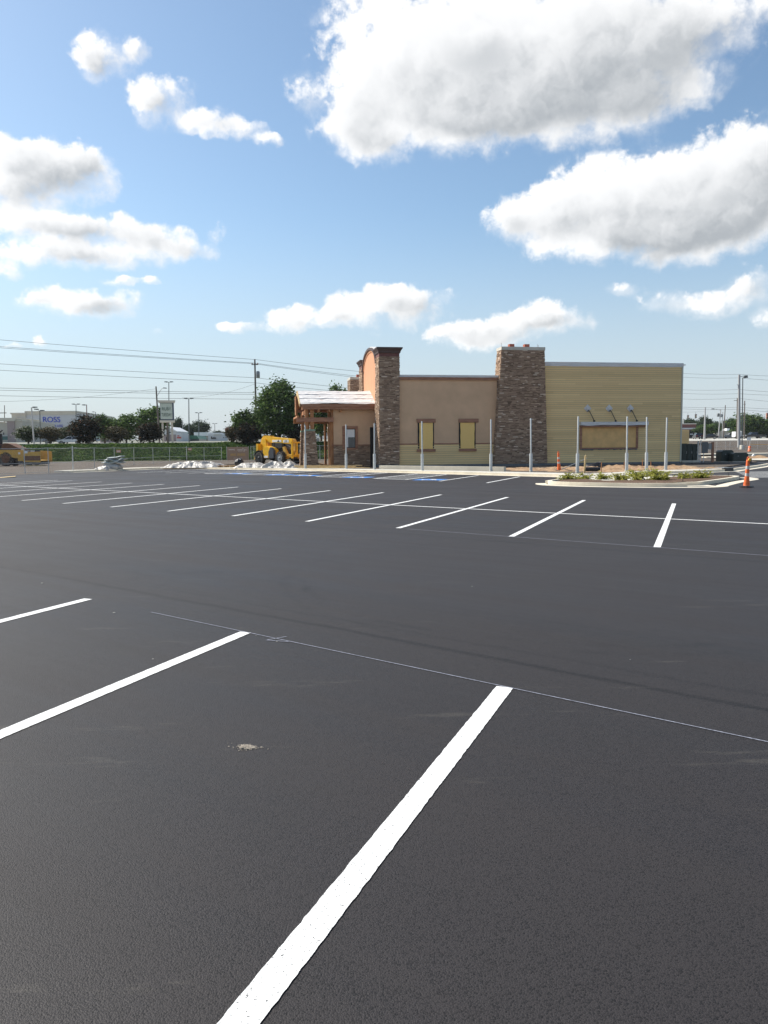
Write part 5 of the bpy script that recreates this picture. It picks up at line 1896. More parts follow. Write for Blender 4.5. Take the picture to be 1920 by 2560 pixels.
for px, py, D, mt_, lab in ((297, 1128, 74.3, 'salmon', 'faded orange notice on the wire fence near the largest plum bush'), (475, 1123, 92.8, 'salmon', 'faded orange notice on the wire fence below the grey shops'), (66, 1130, 54.0, 'white', 'small white notice on the wire fence in front of the paver')):
    q = at(px, py, D)
    w_, h_ = (.22, .13) if mt_ == 'salmon' else (.10, .09)
    o = thing('notice', lab, 'sign', (q.x, q.y - .06, q.z))
    MB().box(-w_, w_, -.005, .005, -h_, h_).build('plate', mt_, o)
    if mt_ == 'salmon':
        MB().box(-w_ * .8, w_ * .8, -.008, -.0055, -.02, .05).box(-w_ * .7, w_ * .7, -.008, -.0055, -.09, -.05).build('print', 'pale', o)
FR = [(1771, 139), (1792, 139.5), (1815, 140), (1825, 140.3), (1847, 141), (1874, 141.5), (1895, 142), (1920, 143), (1950, 144)]
pts3 = []
for px, D in FR:
    q = at(px, 1110, D)
    pts3.append(Vector((q.x, q.y, gz(q.x, q.y))))
fence('wire_fence', 'leaning wire fence in front of the road on the right', pts3, 1.75, lean=.22)
ptsb = [Vector((at(px, 1110, D).x, D, 0)) for px, D in ((1735, 92), (1750, 95), (1771, 100))]

# ================================================================== POLES, LAMPS, WIRES


def vpole(name, label, cat, px0, py0, px1, py1, D, r0, r1, mt, group=None, base=None):
    """pole through two picture points at distance D; foot on the ground"""
    top, bot = at(px0, py0, D), at(px1, py1, D)
    zg = gz(bot.x, D)
    k = (zg - top.z) / (bot.z - top.z)
    foot = top + (bot - top) * k
    t = thing(name, label, cat, foot, 0, group)
    d = top - foot
    MB().tube([(0, 0, -.2), d], [r0, r1], 10).build('pole', mt, t)
    return t, d


def lamp_head(t, d, arms, mt='lamp_grey'):
    for ax, l, dz in arms:
        MB().tube([d + Vector((0, 0, -.08)), d + Vector((ax * l, 0, dz))], .05, 6).build('arm', mt, t)
        e = d + Vector((ax * l, 0, dz))
        MB().box(e.x - .35 * (ax < 0), e.x + .35 * (ax > 0) + .001, -.2, .2, e.z - .10, e.z + .12).prism([(e.x + ax * .1, e.z - .10), (e.x + ax * .75, e.z - .04), (e.x + ax * .75, e.z + .12), (e.x + ax * .1, e.z + .14)], -.22, .22, 'XZ').build('lamp_head', mt, t)


t, d = vpole('street_lamp', 'leaning pale street lamp nearest the paver, head pointing right', 'street lamp', 78.7, 1018.5, 85, 1106, 141, .14, .11, 'pole_grey')
lamp_head(t, d, ((1, .25, .0),))
t, d = vpole('street_lamp', 'thin upright street lamp with tilted head beside the leaning one', 'street lamp', 99.6, 1028, 100.7, 1105, 152, .10, .08, 'lamp_grey')
lamp_head(t, d, ((-1, .3, .35), (1, .1, .1)))
for px, py, D, arms, lab in ((190, 1010.5, 205, ((-1, .3, 0), (1, .3, 0)), 'twin-headed lamp pole standing behind the right end of the big store'),
                             (216.6, 1011.5, 182, ((-1, .3, -.1),), 'reddish lamp pole rising out of the largest plum bush'),
                             (239, 1030, 255, ((-1, .4, 0),), 'short-looking distant lamp pole right of the largest plum bush'),
                             (422, 955, 190, ((-1, .3, 0), (1, .3, 0)), 'tall twin-headed lamp pole rising behind the pylon sign'),
                             (472, 996.5, 172, ((-1, .3, 0), (1, .3, 0)), 'tall twin-headed lamp pole just right of the pylon sign'),
                             (496.6, 1032, 232, ((-1, .3, 0), (1, .3, 0)), 'middle-sized twin-headed lamp pole in front of the white topped shop'),
                             (536.8, 1059, 325, ((-1, .3, 0), (1, .3, 0)), 'smallest distant twin-headed lamp pole above the grey shop')):
    t, d = vpole('lamp_pole', lab, 'street lamp', px, py, px + .8, 1104, D, .13, .09, 'redbrown' if px == 216.6 else 'lamp_grey', 'parking lot lamps on the left')
    lamp_head(t, d, arms)
t, d = vpole('utility_pole', 'tall dark wooden power pole carrying all the wires, between the bushes on the left', 'utility pole', 637, 898, 641.5, 1113, 126, .19, .12, 'pole_wood')
MAIN_TOP = Vector(t.location) + d
MB().box(d.x - .55, d.x + .55, -.06, .06, d.z - .92, d.z - .80).build('cross_arm', 'pole_wood', t)
MB().lathe([(.05, 0), (.30, .06), (.30, 1.0), (.22, 1.1), (.06, 1.15)], (d.x * .8 + .48, -.05, d.z * .775), 14).build('transformer', 'galv_d', t)
MB().lathe([(.07, 0), (.09, .1), (.05, .22)], (d.x - .45, 0, d.z - .80), 8).lathe([(.07, 0), (.09, .1), (.05, .22)], (d.x + .45, 0, d.z - .80), 8).build('insulator', 'clay', t)
t, d = vpole('utility_pole', 'leaning grey wooden pole beside the pylon sign with a small street lamp arm', 'utility pole', 390, 966, 398.7, 1103, 131, .16, .11, 'pole_wood')
MB().tube([d * .82, d * .82 + Vector((.5, 0, .8)), d * .82 + Vector((.9, 0, 1.35)), d * .82 + Vector((1.2, 0, 1.45))], .04, 6).prism([(d.x * .82 + 1.15, d.z * .82 + 1.38), (d.x * .82 + 1.75, d.z * .82 + 1.36), (d.x * .82 + 1.7, d.z * .82 + 1.5), (d.x * .82 + 1.2, d.z * .82 + 1.55)], -.12, .12, 'XZ').build('lamp_arm', 'galv_d', t)
t, d = vpole('utility_pole', 'small distant pole with cross arms above the beige store at far left', 'utility pole', 11.3, 1013, 11.3, 1100, 320, .2, .14, 'pole_wood')
MB().box(-1.4, 1.4, -.1, .1, d.z - 3.3, d.z - 3.0).box(-.3, 1.2, -.1, .1, d.z - 5.6, d.z - 5.3).build('cross_arm', 'pole_wood', t)
t, d = vpole('utility_pole', 'thin distant pole between the pylon sign and the tall lamp poles', 'utility pole', 456.7, 1050, 456.9, 1100, 262, .14, .1, 'pole_grey')
t, d = vpole('utility_pole', 'thick pale grey power pole on the right, street lamp arm at its top', 'utility pole', 1848, 937, 1847.4, 1113, 150, .30, .20, 'pole_grey')
MB().tube([d + Vector((0, 0, -.25)), d + Vector((.55, 0, -.30)), d + Vector((1.0, 0, -.22))], .06, 6).prism([(d.x + .95, d.z - .42), (d.x + 1.6, d.z - .40), (d.x + 1.55, d.z - .12), (d.x + 1.0, d.z - .14)], -.15, .15, 'XZ').build('lamp_arm', 'lamp_grey', t)
MB().box(-.75, -.1, -.06, .06, d.z - 1.95, d.z - 1.85).lathe([(.12, 0), (.14, .5), (.08, .6)], (-.45, 0, d.z - 2.6), 10).lathe([(.1, 0), (.12, .4), (.08, .5)], (-.3, 0, d.z - 3.6), 10).build('insulator_bracket', 'galv_d', t)
R1 = Vector(t.location) + d
t, d = vpole('street_lamp', 'thin dark lamp pole on a concrete foot right beside the thick grey pole', 'street lamp', 1856.9, 944, 1855, 1121, 144, .11, .08, 'lamp_grey')
lamp_head(t, d, ((1, .15, .0),))
MB().lathe([(.42, -.1), (.42, .75), (.36, .8)], (0, 0, 0), 14).build('concrete_foot', 'concrete', t)
t, d = vpole('street_lamp', 'pale grey steel pole behind the parked black cars', 'street lamp', 1763, 1018, 1761.3, 1086, 205, .26, .16, 'pole_grey')
t, d = vpole('utility_pole', 'slanting thin pole with a long lamp arm reaching left', 'utility pole', 1802, 1023, 1795.5, 1094, 230, .17, .12, 'pole_grey')
MB().tube([d + Vector((0, 0, -.3)), d + Vector((-1.6, 0, .05)), d + Vector((-2.3, 0, .1))], .05, 6).prism([(d.x - 2.8, d.z + .02), (d.x - 2.0, d.z - .04), (d.x - 2.0, d.z + .24), (d.x - 2.7, d.z + .22)], -.2, .2, 'XZ').lathe([(.35, 0), (.4, .9), (.2, 1.0)], (d.x - .7, 0, d.z - 2.2), 10).build('lamp_arm', 'lamp_grey', t)
t, d = vpole('utility_pole', 'thin pole with a transformer drum between the two slanting poles', 'utility pole', 1807, 1030, 1806, 1094, 240, .14, .1, 'pole_grey')
MB().lathe([(.35, 0), (.4, .9), (.2, 1.0)], (d.x - .5, 0, d.z - 1.6), 10).build('transformer', 'galv_d', t)
t, d = vpole('utility_pole', 'taller slanting pole right of the lamp arm pole', 'utility pole', 1813.5, 1013, 1808.5, 1094, 236, .17, .12, 'pole_wood')
t, d = vpole('utility_pole', 'wooden pole with a short cross arm left of the thick grey pole', 'utility pole', 1843.3, 995, 1842, 1090, 215, .18, .13, 'pole_wood')
MB().box(-1.1, .15, -.07, .07, d.z - .75, d.z - .62).build('cross_arm', 'pole_wood', t)
t, d = vpole('utility_pole', 'wooden pole right of the thin dark lamp pole', 'utility pole', 1861.8, 1002, 1860.5, 1090, 212, .18, .13, 'pole_wood')
MB().box(-.5, .1, -.07, .07, d.z - 1.0, d.z - .9).build('cross_arm', 'pole_wood', t)


def wire(label, pa, pb, sag, rad=.03, group=None):
    """sagging cable between two points; the far ends run on out of sight"""
    mb_ = MB()
    n_ = 24
    o0 = Vector(pa)
    mb_.tube([o0.lerp(pb, i / n_) - o0 + Vector((0, 0, -sag * 4 * (i / n_) * (1 - i / n_))) for i in range(n_ + 1)], rad, 5)
    return single('power_line', mb_, 'wire', label, 'power line', o0, group=group)


WL = [  # left edge row, row at the main pole, row at px 860 on the right side, label
 (848.0, 898.7, 923.3, 'topmost'), (864.8, 907.6, 935.0, 'second from the top'), (868.0, 909.5, 938.5, 'third from the top'),
 (908.0, 944.2, 967.5, 'fourth from the top'), (924.0, 957.0, 978.0, 'fifth from the top'), (968.4, 981.8, 993.0, 'sixth from the top'), (974.0, 986.0, 998.0, 'seventh from the top'), (987.8, 998.0, 1008, 'lowest')]
for y0, y1, y2, nm in WL:
    a = at(0, y0, 118)
    m_ = at(637.5, y1, 126)
    a2 = m_ + (a - m_) * 1.35
    wire('%s power line running left from the tall wooden power pole' % nm, m_, a2, .12, .026, 'power lines on the left')
    b = at(860, y2, 134)
    b2 = m_ + (b - m_) * 1.5
    if y1 < 980:
        wire('%s power line running right from the tall wooden power pole' % nm, m_, b2, .12, .026, 'power lines on the left')
wire('thin faint service wire slanting up to the leaning pole left of the pylon sign', at(389, 972, 131), at(-60, 1005, 125), .5, .018)
wire('thin service wire drooping from the tall wooden power pole down to the pylon sign', at(637, 960, 126), at(455, 994, 150), .6, .018)
WR = [(1710, 931, 1848, 935.7, 1920, 938.6, 'highest'), (1710, 940.5, 1848, 944.5, 1920, 949.0, 'second highest'), (1710, 972, 1846, 973.5, 1920, 978, 'third highest'), (1710, 981, 1846, 984.0, 1920, 986.5, 'fourth highest'),
      (1708, 995, 1845, 995.5, 1920, 1002, 'fifth highest'), (1706, 1015.2, 1845, 1018, 1920, 1021, 'sixth highest'), (1706, 1019.5, 1845, 1023, 1920, 1028, 'seventh highest')]
for x0, y0, x1, y1, x2, y2, nm in WR:
    a, m_, b = at(x0, y0, 160), at(x1, y1, 152), at(x2, y2, 150)
    wire('%s wire between the yellow wall and the thick grey pole' % nm, m_, m_ + (a - m_) * 1.4, .25, .022, 'wires on the right')
    wire('%s wire running right from the thick grey pole' % nm, m_, m_ + (b - m_) * 1.8, .1, .022, 'wires on the right')
sw_l, sw_r = at(1690, 1037, 200), at(1764, 1030, 205)
wire('span wire carrying the traffic signals over the junction', at(1660, 1030, 205), at(1762.6, 1029, 205), .1, .02)
for px, py, D, lab in ((1719.5, 1043, 203, 'traffic signal nearest the yellow wall'), (1739, 1040.5, 203, 'traffic signal hanging above the brick shop'), (1917.5, 1039.5, 160, 'red and amber traffic signal at the right edge')):
    q = at(px, py, D)
    big = px > 1900
    s = 1.0
    t = thing('traffic_signal', lab, 'traffic light', q, R(0 if big else 18), 'hanging traffic signals')
    MB().box(-.18 * s, .18 * s, -.12, .12, -.55 * s, .55 * s).build('housing', 'trafficbody' if False else ('lamp_grey' if not big else 'salmon'), t, .02)
    for k, c in enumerate(('tailred', 'amber', 'signgreen')):
        z = .36 - k * .36
        MB().lathe([(.13, 0), (.13, -.02)], (0, -.12, z), 14, 'Y').build('lens', c, t)
        mb = MB()
        for j in range(8):
            a0, a1 = R(-10 + j * 25), R(-10 + (j + 1) * 25)
            mb.hexa([(.15 * math.cos(a0), -.13, z + .15 * math.sin(a0)), (.15 * math.cos(a1), -.13, z + .15 * math.sin(a1)), (.16 * math.cos(a1), -.13, z + .16 * math.sin(a1)), (.16 * math.cos(a0), -.13, z + .16 * math.sin(a0))],
                    [(.15 * math.cos(a0), -.36, z + .15 * math.sin(a0)), (.15 * math.cos(a1), -.36, z + .15 * math.sin(a1)), (.16 * math.cos(a1), -.36, z + .16 * math.sin(a1)), (.16 * math.cos(a0), -.36, z + .16 * math.sin(a0))])
        mb.build('visor', 'black', t)
    MB().tube([(0, 0, .5), (0, 0, 1.15)], .03, 6).build('hanger', 'lamp_grey', t)

# ================================================================== FAR BUILDINGS AND SIGNS


def far_thing(name, label, cat, px, D, rz=0.0):
    q = at(px, 1110, D)
    t = thing(name, label, cat, (q.x, D, gz(q.x, D)), rz)
    zz = lambda py, Dd=D: at(px, py, Dd).z - gz(q.x, D)
    xx = lambda p_: at(p_, 1110, D).x - q.x
    return t, xx, zz


t, xx, zz = far_thing('store_building', 'large grey and cream store with big blue lettering at far left', 'building', 69, 300, R(6))
H = zz(1031)
W_s = xx(189)
MB().box(0, W_s, 0, 60, -3, H).build('wall', 'greywall', t)
MB().box(-.4, W_s + .5, -.5, 60.3, H, H + .5).prism([(-.2, H - .9), (W_s + .2, H - .9), (W_s + .45, H), (-.4, H)], -.35, -.01, 'XZ').build('cornice', 'offwhite', t)
MB().box(-5.2, -.01, -.6, 40, -3, zz(1036)).build('cream_wall', 'offwhite', t)
MB().prism([(-5.4, zz(1036)), (-.05, zz(1036)), (.1, zz(1032)), (-5.7, zz(1032))], -.9, 40, 'XZ').build('cream_cornice', 'offwhite', t)
MB().box(-4.0, -.5, -3.0, -.61, -3, zz(1047.5)).build('dark_bay', 'pinkwall', t)
text_part('ROSS', 3.0, 'blue_letters', 'signblue', t, ((xx(111.5) + xx(147)) / 2, -.15, zz(1050)), (R(90), 0, 0), .12, .96)
text_part('DRESS FOR LESS', 1.25, 'small_blue_letters', 'signblue', t, ((xx(101) + xx(158)) / 2, -.15, zz(1065.5)), (R(90), 0, 0), .08, .93)
t, xx, zz = far_thing('store_building', 'beige store with teal shop front and pinkish pillar behind the paver', 'building', 0, 255, R(4))
MB().box(-30, xx(21), 0, 30, -3, zz(1056)).build('wall', 'tanwall', t)
MB().box(xx(21), xx(38.5), -.5, 30, -3, zz(1053)).build('pillar', 'pinkwall', t)
MB().box(xx(38.6), xx(57), -.1, 30, -3, zz(1053)).build('side_wall', 'tanwall', t)
MB().prism([(xx(1), zz(1053)), (xx(40), zz(1053)), (xx(44), zz(1045)), (xx(-2), zz(1045))], -.9, 20, 'XZ').box(xx(40.1), xx(58), -.3, 20, zz(1053), zz(1050.5)).box(-30, xx(.9), -.3, 20, zz(1056), zz(1054.5)).build('parapet', 'offwhite', t)
MB().box(-30, xx(22), -.12, -.01, zz(1100), zz(1091)).build('shop_front', 'teal', t)
MB().box(-30, xx(22.2), -1.2, -.13, zz(1090.8), zz(1088.5)).build('awning', 'galv', t)
MB().box(xx(9.5), xx(11.5), -.2, -.02, zz(1087), zz(1081.5)).build('wall_lamp', 'black', t)
# pylon sign
t, xx, zz = far_thing('pylon_sign', 'tall pylon sign with pale green lettered panel on three legs beside the road', 'sign', 419, 136, R(14))
MB().box(-1.05, 1.25, -.3, .9, zz(1051), zz(1007)).build('cabinet', 'signside', t)
MB().box(-1.0, .98, -.34, -.301, zz(1048), zz(1008.5)).build('panel', 'signpanel', t)
text_part('RUBY', .80, 'upper_letters', 'green_sign', t, (0, -.36, zz(1023)), (R(90), 0, 0), .01, .80)
text_part('TUESDAY', .80, 'lower_letters', 'green_sign', t, (0, -.36, zz(1037.5)), (R(90), 0, 0), .01, .50)
MB().prism([(-1.3, zz(1007)), (1.4, zz(1007)), (1.55, zz(1001)), (-1.45, zz(1001))], -.5, 1.1, 'XZ').build('top_cornice', 'offwhite', t)
MB().box(-1.2, 1.35, -.42, 1.0, zz(1056), zz(1051)).build('bottom_trim', 'offwhite', t)
for x, y, m_ in ((-.75, 0, 'tanwall'), (.05, .4, 'pole_wood'), (.85, 0, 'tanwall')):
    MB().box(x - .17, x + .17, y - .17, y + .17, -.2, zz(1056)).build('leg', m_, t)
# shops and house in the gap
t, xx, zz = far_thing('house', 'pale gabled house front seen between the legs of the pylon sign', 'house', 405, 215)
MB().prism([(xx(405), -2), (xx(443), -2), (xx(443), zz(1080)), (xx(423), zz(1069)), (xx(405), zz(1075))], 0, 12, 'XZ').build('wall', 'greywall', t)
MB().prism([(xx(404), zz(1075.5)), (xx(423), zz(1069)), (xx(444), zz(1080)), (xx(444), zz(1078)), (xx(423), zz(1066.8)), (xx(404), zz(1073.5))], -.5, 12.2, 'XZ').build('roof_edge', 'white', t)
MB().box(xx(405.1), xx(442.9), -.06, -.01, -2, zz(1086.5)).build('brick_base', 'pinkwall', t)
MB().box(xx(416), xx(422), -.1, -.07, zz(1100), zz(1092)).build('doorway', 'dark', t)
t, xx, zz = far_thing('shop', 'small grey shop with dark red sign right of the pylon sign', 'shop', 441, 205)
MB().box(xx(441), xx(456), 0, 8, -2, zz(1083)).build('wall', 'greywall', t)
MB().box(xx(443), xx(453.5), -.12, -.01, zz(1096), zz(1092.5)).box(xx(444.5), xx(449), -.12, -.01, zz(1091), zz(1088.5)).build('red_letters', 'red', t)
t, xx, zz = far_thing('shop', 'low shop with green roof between the lamp poles', 'shop', 456, 225)
MB().prism([(xx(456), zz(1098)), (xx(500), zz(1098)), (xx(494), zz(1089)), (xx(456), zz(1089))], -1, 10, 'XZ').build('roof', 'greenroof', t)
MB().box(xx(457), xx(498), 0, 9, -2, zz(1098)).build('wall', 'cargrey', t)
MB().box(xx(462), xx(473), -.9, .2, zz(1089), zz(1088)).build('white_ridge', 'white', t)
t, xx, zz = far_thing('shop', 'shop with bright white upper storey behind the middle lamp pole', 'shop', 488, 240)
MB().box(xx(488), xx(520.5), -1.2, 8, zz(1090), zz(1081)).build('white_fascia', 'white', t)
MB().box(xx(493), xx(520), 0, 8, -2, zz(1090)).build('wall', 'tanwall', t)
MB().box(xx(494), xx(519), -.08, -.01, -2, zz(1099)).build('brick_base', 'pinkwall', t)
MB().box(xx(499), xx(506), -.1, -.02, zz(1099), zz(1093)).build('door', 'offwhite', t)
t, xx, zz = far_thing('shop', 'long grey shop wall with black script sign near the red octagonal sign', 'shop', 521, 225)
MB().box(xx(521), xx(556), 0, 8, -2, zz(1086)).build('wall', 'greywall', t)
MB().box(xx(535), xx(553), -.5, 8, zz(1086), zz(1082)).build('white_upper_band', 'white', t)
mb = MB()
for i in range(9):
    x0 = xx(528.5) + i * .155
    mb.prism([(x0, zz(1096.5)), (x0 + .12, zz(1096.5)), (x0 + .18, zz(1092.5 + (i % 3))), (x0 + .06, zz(1092.5 + (i % 3)))], -.1, -.01, 'XZ')
mb.box(xx(528), xx(541), -.1, -.01, zz(1097.3), zz(1096.6)).prism([(xx(528), zz(1096)), (xx(531), zz(1096)), (xx(530), zz(1091)), (xx(528.6), zz(1091))], -.12, -.005, 'XZ')
mb.build('script_sign', 'black', t)
t, xx, zz = far_thing('octagonal_sign', 'faded red octagonal road sign on a pole by the reddish brown bush', 'sign', 569.5, 123)
MB().prism([(.42 * math.cos(R(22.5 + 45 * k)), zz(1075) + .42 * math.sin(R(22.5 + 45 * k))) for k in range(8)], -.02, .0, 'XZ').build('plate', 'red', t)
MB().box(-.34, .34, -.03, -.021, zz(1075) - .09, zz(1075) + .10).build('white_band', 'salmon', t)
MB().tube([(0, .03, -.1), (0, .03, zz(1070))], .035, 8).build('pole', 'galv', t)
t, xx, zz = far_thing('shop', 'low grey house between the plum bushes beyond the road', 'house', 263, 190)
MB().box(xx(251), xx(276), 0, 6, -2, zz(1096)).build('wall', 'pinkwall', t)
MB().prism([(xx(249), zz(1096)), (xx(278), zz(1096)), (xx(270), zz(1091)), (xx(256), zz(1091))], -.5, 6.5, 'XZ').build('roof', 'greywall', t)
MB().box(xx(254), xx(260), -.05, -.01, zz(1103), zz(1098)).box(xx(266), xx(272), -.05, -.01, zz(1103), zz(1098)).build('window', 'glass', t)
# right side
t, xx, zz = far_thing('brick_shop', 'red brick shop with white lettered fascia right behind the yellow wall corner', 'shop', 1700, 262)
MB().box(xx(1690), xx(1739), 0, 20, -3, zz(1061)).build('wall', 'brick', t)
MB().box(xx(1690), xx(1739.5), -.2, 20.2, zz(1061), zz(1058.5)).build('parapet', 'offwhite', t)
MB().box(xx(1690), xx(1738.8), -1.6, -.01, zz(1073.5), zz(1070)).build('fascia', 'greywall', t)
MB().box(xx(1690), xx(1738), -.12, -.01, -3, zz(1076)).build('dark_front', 'glass', t)
mb = MB()
for i in range(8):
    mb.box(xx(1706) + i * .42, xx(1706) + i * .42 + .3, -1.65, -1.61, zz(1072.9), zz(1070.9))
mb.box(xx(1724), xx(1732), -.2, -.13, zz(1087), zz(1084.5))
mb.build('pale_letters', 'white', t)
MB().tube([(xx(1715.5), 3, zz(1058)), (xx(1715.5), 3, zz(1046))], .25, 8).build('vent_pipe', 'galv', t)
t, xx, zz = far_thing('shop', 'low tan flat-roofed shop under the slanting poles', 'shop', 1785, 262)
MB().box(xx(1785), xx(1838), 0, 15, -3, zz(1078.5)).build('wall', 'tanwall', t)
MB().box(xx(1784), xx(1838.5), -.4, 15.2, zz(1078.5), zz(1077)).build('roof_edge', 'greywall', t)
MB().box(xx(1822.5), xx(1829.5), 2, 5, zz(1077), zz(1071)).build('rooftop_unit', 'white', t)
MB().prism([(xx(1807), zz(1095)), (xx(1809), zz(1095)), (xx(1818), zz(1084)), (xx(1816), zz(1084))], -.15, -.01, 'XZ').build('pale_brace', 'offwhite', t)
MB().box(xx(1821), xx(1836), -.1, -.01, -3, zz(1084)).build('window', 'glass', t)
t, xx, zz = far_thing('van', 'white box van behind the thick grey pole', 'van', 1845, 228)
MB().box(xx(1838), xx(1852), 0, 2.4, .5, zz(1079)).build('box_body', 'white', t)
MB().box(xx(1852.2), xx(1857), .1, 2.3, .4, 2.2).build('cab', 'carwhite', t, .1)
for x in (xx(1841), xx(1854)):
    wheel(t, x, .1, .4, .4, .25, lugs=6)
t, xx, zz = far_thing('white_sign', 'small white board sign on two posts by the right-hand fence', 'sign', 1872, 150)
MB().box(-.4, .35, -.03, .0, zz(1100), zz(1093.5)).build('board', 'white', t)
MB().tube([(-.25, .03, -.1), (-.25, .03, zz(1094))], .04, 6).tube([(.22, .03, -.1), (.22, .03, zz(1094))], .04, 6).build('leg', 'galv', t)
q = at(1874, 1123, 128)
t = thing('traffic_barrel', 'small orange traffic drum by the right-hand fence', 'traffic barrel', (q.x, 128, .25))
MB().lathe([(.28, 0), (.27, .3), (.24, .32), (.23, .6), (.21, .62), (.20, .9), (.12, .95)], n=16).build('drum', 'safety', t)
MB().lathe([(.275, .12), (.272, .24)], n=16).lathe([(.238, .42), (.235, .54)], n=16).build('white_bands', 'reflect', t)
MB().tube([(-6, 0, .62), (6, .5, .62)], .03, 6)
a, b = at(1875, 1110.5, 140), at(1960, 1112, 142)
single('caution_tape', MB().tube([(0, 0, 0), b - a], .035, 6), 'amber', 'yellow caution tape strung along the right-hand fence', 'tape', a)

# cars


def car(label, cat, px, py, D, rz, paint, kind='sedan'):
    q = at(px, py, D)
    t = thing('car' if kind != 'pickup' else 'pickup_truck', label, cat, (q.x, D, gz(q.x, D) + .03), rz)
    if kind == 'sedan':
        low = [(-2.3, .35), (2.25, .32), (2.32, .55), (2.2, .74), (1.1, .90), (-1.5, .95), (-2.25, .92), (-2.35, .6)]
        cabp = [(-1.75, .92), (1.05, .89), (.25, 1.38), (-.35, 1.44), (-1.05, 1.40)]
        L_, w_ = 2.3, .90
    elif kind == 'suv':
        low = [(-2.25, .42), (2.3, .40), (2.38, .7), (2.25, .98), (1.15, 1.08), (-2.2, 1.08), (-2.32, .7)]
        cabp = [(-2.2, 1.07), (1.1, 1.07), (.45, 1.66), (-.2, 1.74), (-1.95, 1.70)]
        L_, w_ = 2.25, .93
    else:
        low = [(-2.8, .50), (2.7, .48), (2.8, .8), (2.7, 1.08), (1.45, 1.15), (-2.8, 1.12)]
        cabp = [(-.85, 1.12), (1.4, 1.14), (.85, 1.76), (.2, 1.82), (-.7, 1.80)]
        L_, w_ = 2.7, .97
    MB().prism(low, -w_, w_, 'XZ').build('body', paint, t, .07)
    n_ = len(cabp)
    zc = max(p_[1] for p_ in cabp)
    zb = min(p_[1] for p_ in cabp)
    ins = lambda z: w_ * (.97 - .22 * (z - zb) / (zc - zb))
    vs_ = [(x, -ins(z), z) for x, z in cabp] + [(x, ins(z), z) for x, z in cabp]
    MB().add(vs_, [(i, (i + 1) % n_, n_ + (i + 1) % n_, n_ + i) for i in range(n_)] + [tuple(reversed(range(n_))), tuple(range(n_, 2 * n_))]).build('window_glass', 'glass', t)
    rfp = [p_ for p_ in cabp if p_[1] > zc - .1]
    x0, x1 = min(p_[0] for p_ in rfp), max(p_[0] for p_ in rfp)
    mb_ = MB().hexa([(x0 - .08, -ins(zc) - .01, zc - .06), (x1 + .06, -ins(zc) - .01, zc - .06), (x1 + .06, ins(zc) + .01, zc - .06), (x0 - .08, ins(zc) + .01, zc - .06)],
                    [(x0, -ins(zc) + .06, zc + .03), (x1, -ins(zc) + .06, zc + .03), (x1, ins(zc) - .06, zc + .03), (x0, ins(zc) - .06, zc + .03)])
    for sy in (-1, 1):
        for (xa, za), (xb, zb_) in ((cabp[0], cabp[-1]), (cabp[1], cabp[2])):
            mb_.tube([(xa, sy * (ins(za) + .005), za), (xb, sy * (ins(zb_) + .005), zb_)], .045, 6)
        xm = (x0 + x1) / 2 - .1
        mb_.tube([(xm, sy * (ins(zb) + .005), zb), (xm, sy * (ins(zc) + .005), zc - .03)], .04, 6)
    mb_.build('roof', paint, t)
    for x in (-L_ * .60, L_ * .62):
        for sy in (-1, 1):
            wheel(t, x, sy * (w_ - .1), .33, .33 if kind == 'sedan' else .37, .22, lugs=4, out=sy)
    for sy in (-1, 1):
        MB().box(L_ - .12, L_ + .075, sy * w_ * .72 - .2, sy * w_ * .72 + .2, .62 if kind == 'sedan' else .8, .74 if kind == 'sedan' else .95).build('headlight', 'headl', t, .02)
        MB().box(-L_ - .08, -L_ + .1, sy * w_ * .74 - .2, sy * w_ * .74 + .2, .72 if kind == 'sedan' else .85, .86 if kind == 'sedan' else 1.02).build('tail_light', 'tailred', t, .02)
    if kind == 'pickup':
        MB().box(-2.7, -.9, -w_ + .1, w_ - .1, 1.121, 1.13).build('load_bed', 'black', t)
    MB().box(L_ - .02, L_ + .09, -.5, .5, .45, .58).build('grille', 'black', t)
    return t


car('white car on the left road, half hidden by the largest plum bush', 'car', 176, 1105, 148, R(188), 'carwhite')
car('white pickup truck seen through the open porch', 'pickup truck', 812, 1100, 137, R(205), 'carwhite', 'pickup')
car('black estate car seen from behind, next to the brick shop', 'car', 1744, 1092, 219, R(80), 'carblack', 'suv')
car('black saloon car parked at the edge of the road right of the yellow wall', 'car', 1773, 1094, 215, R(160), 'carblack')
car('dark car in front of the low tan shop', 'car', 1829, 1092, 240, R(170), 'cargrey', 'suv')
car('dark pickup truck near the right edge behind the thin lamp pole', 'pickup truck', 1884, 1090, 226, R(185), 'carblack', 'pickup')
car('white car at the far right edge beyond the fence', 'car', 1908, 1092, 240, R(175), 'carwhite')
car('grey car behind the flowering bush on the left road', 'car', 138, 1104, 160, R(180), 'cargrey', 'suv')

# ================================================================== EQUIPMENT AT THE RIGHT CORNER
Dq = 66.5


def eq(px, py, D=Dq):
    return at(px, py, D)


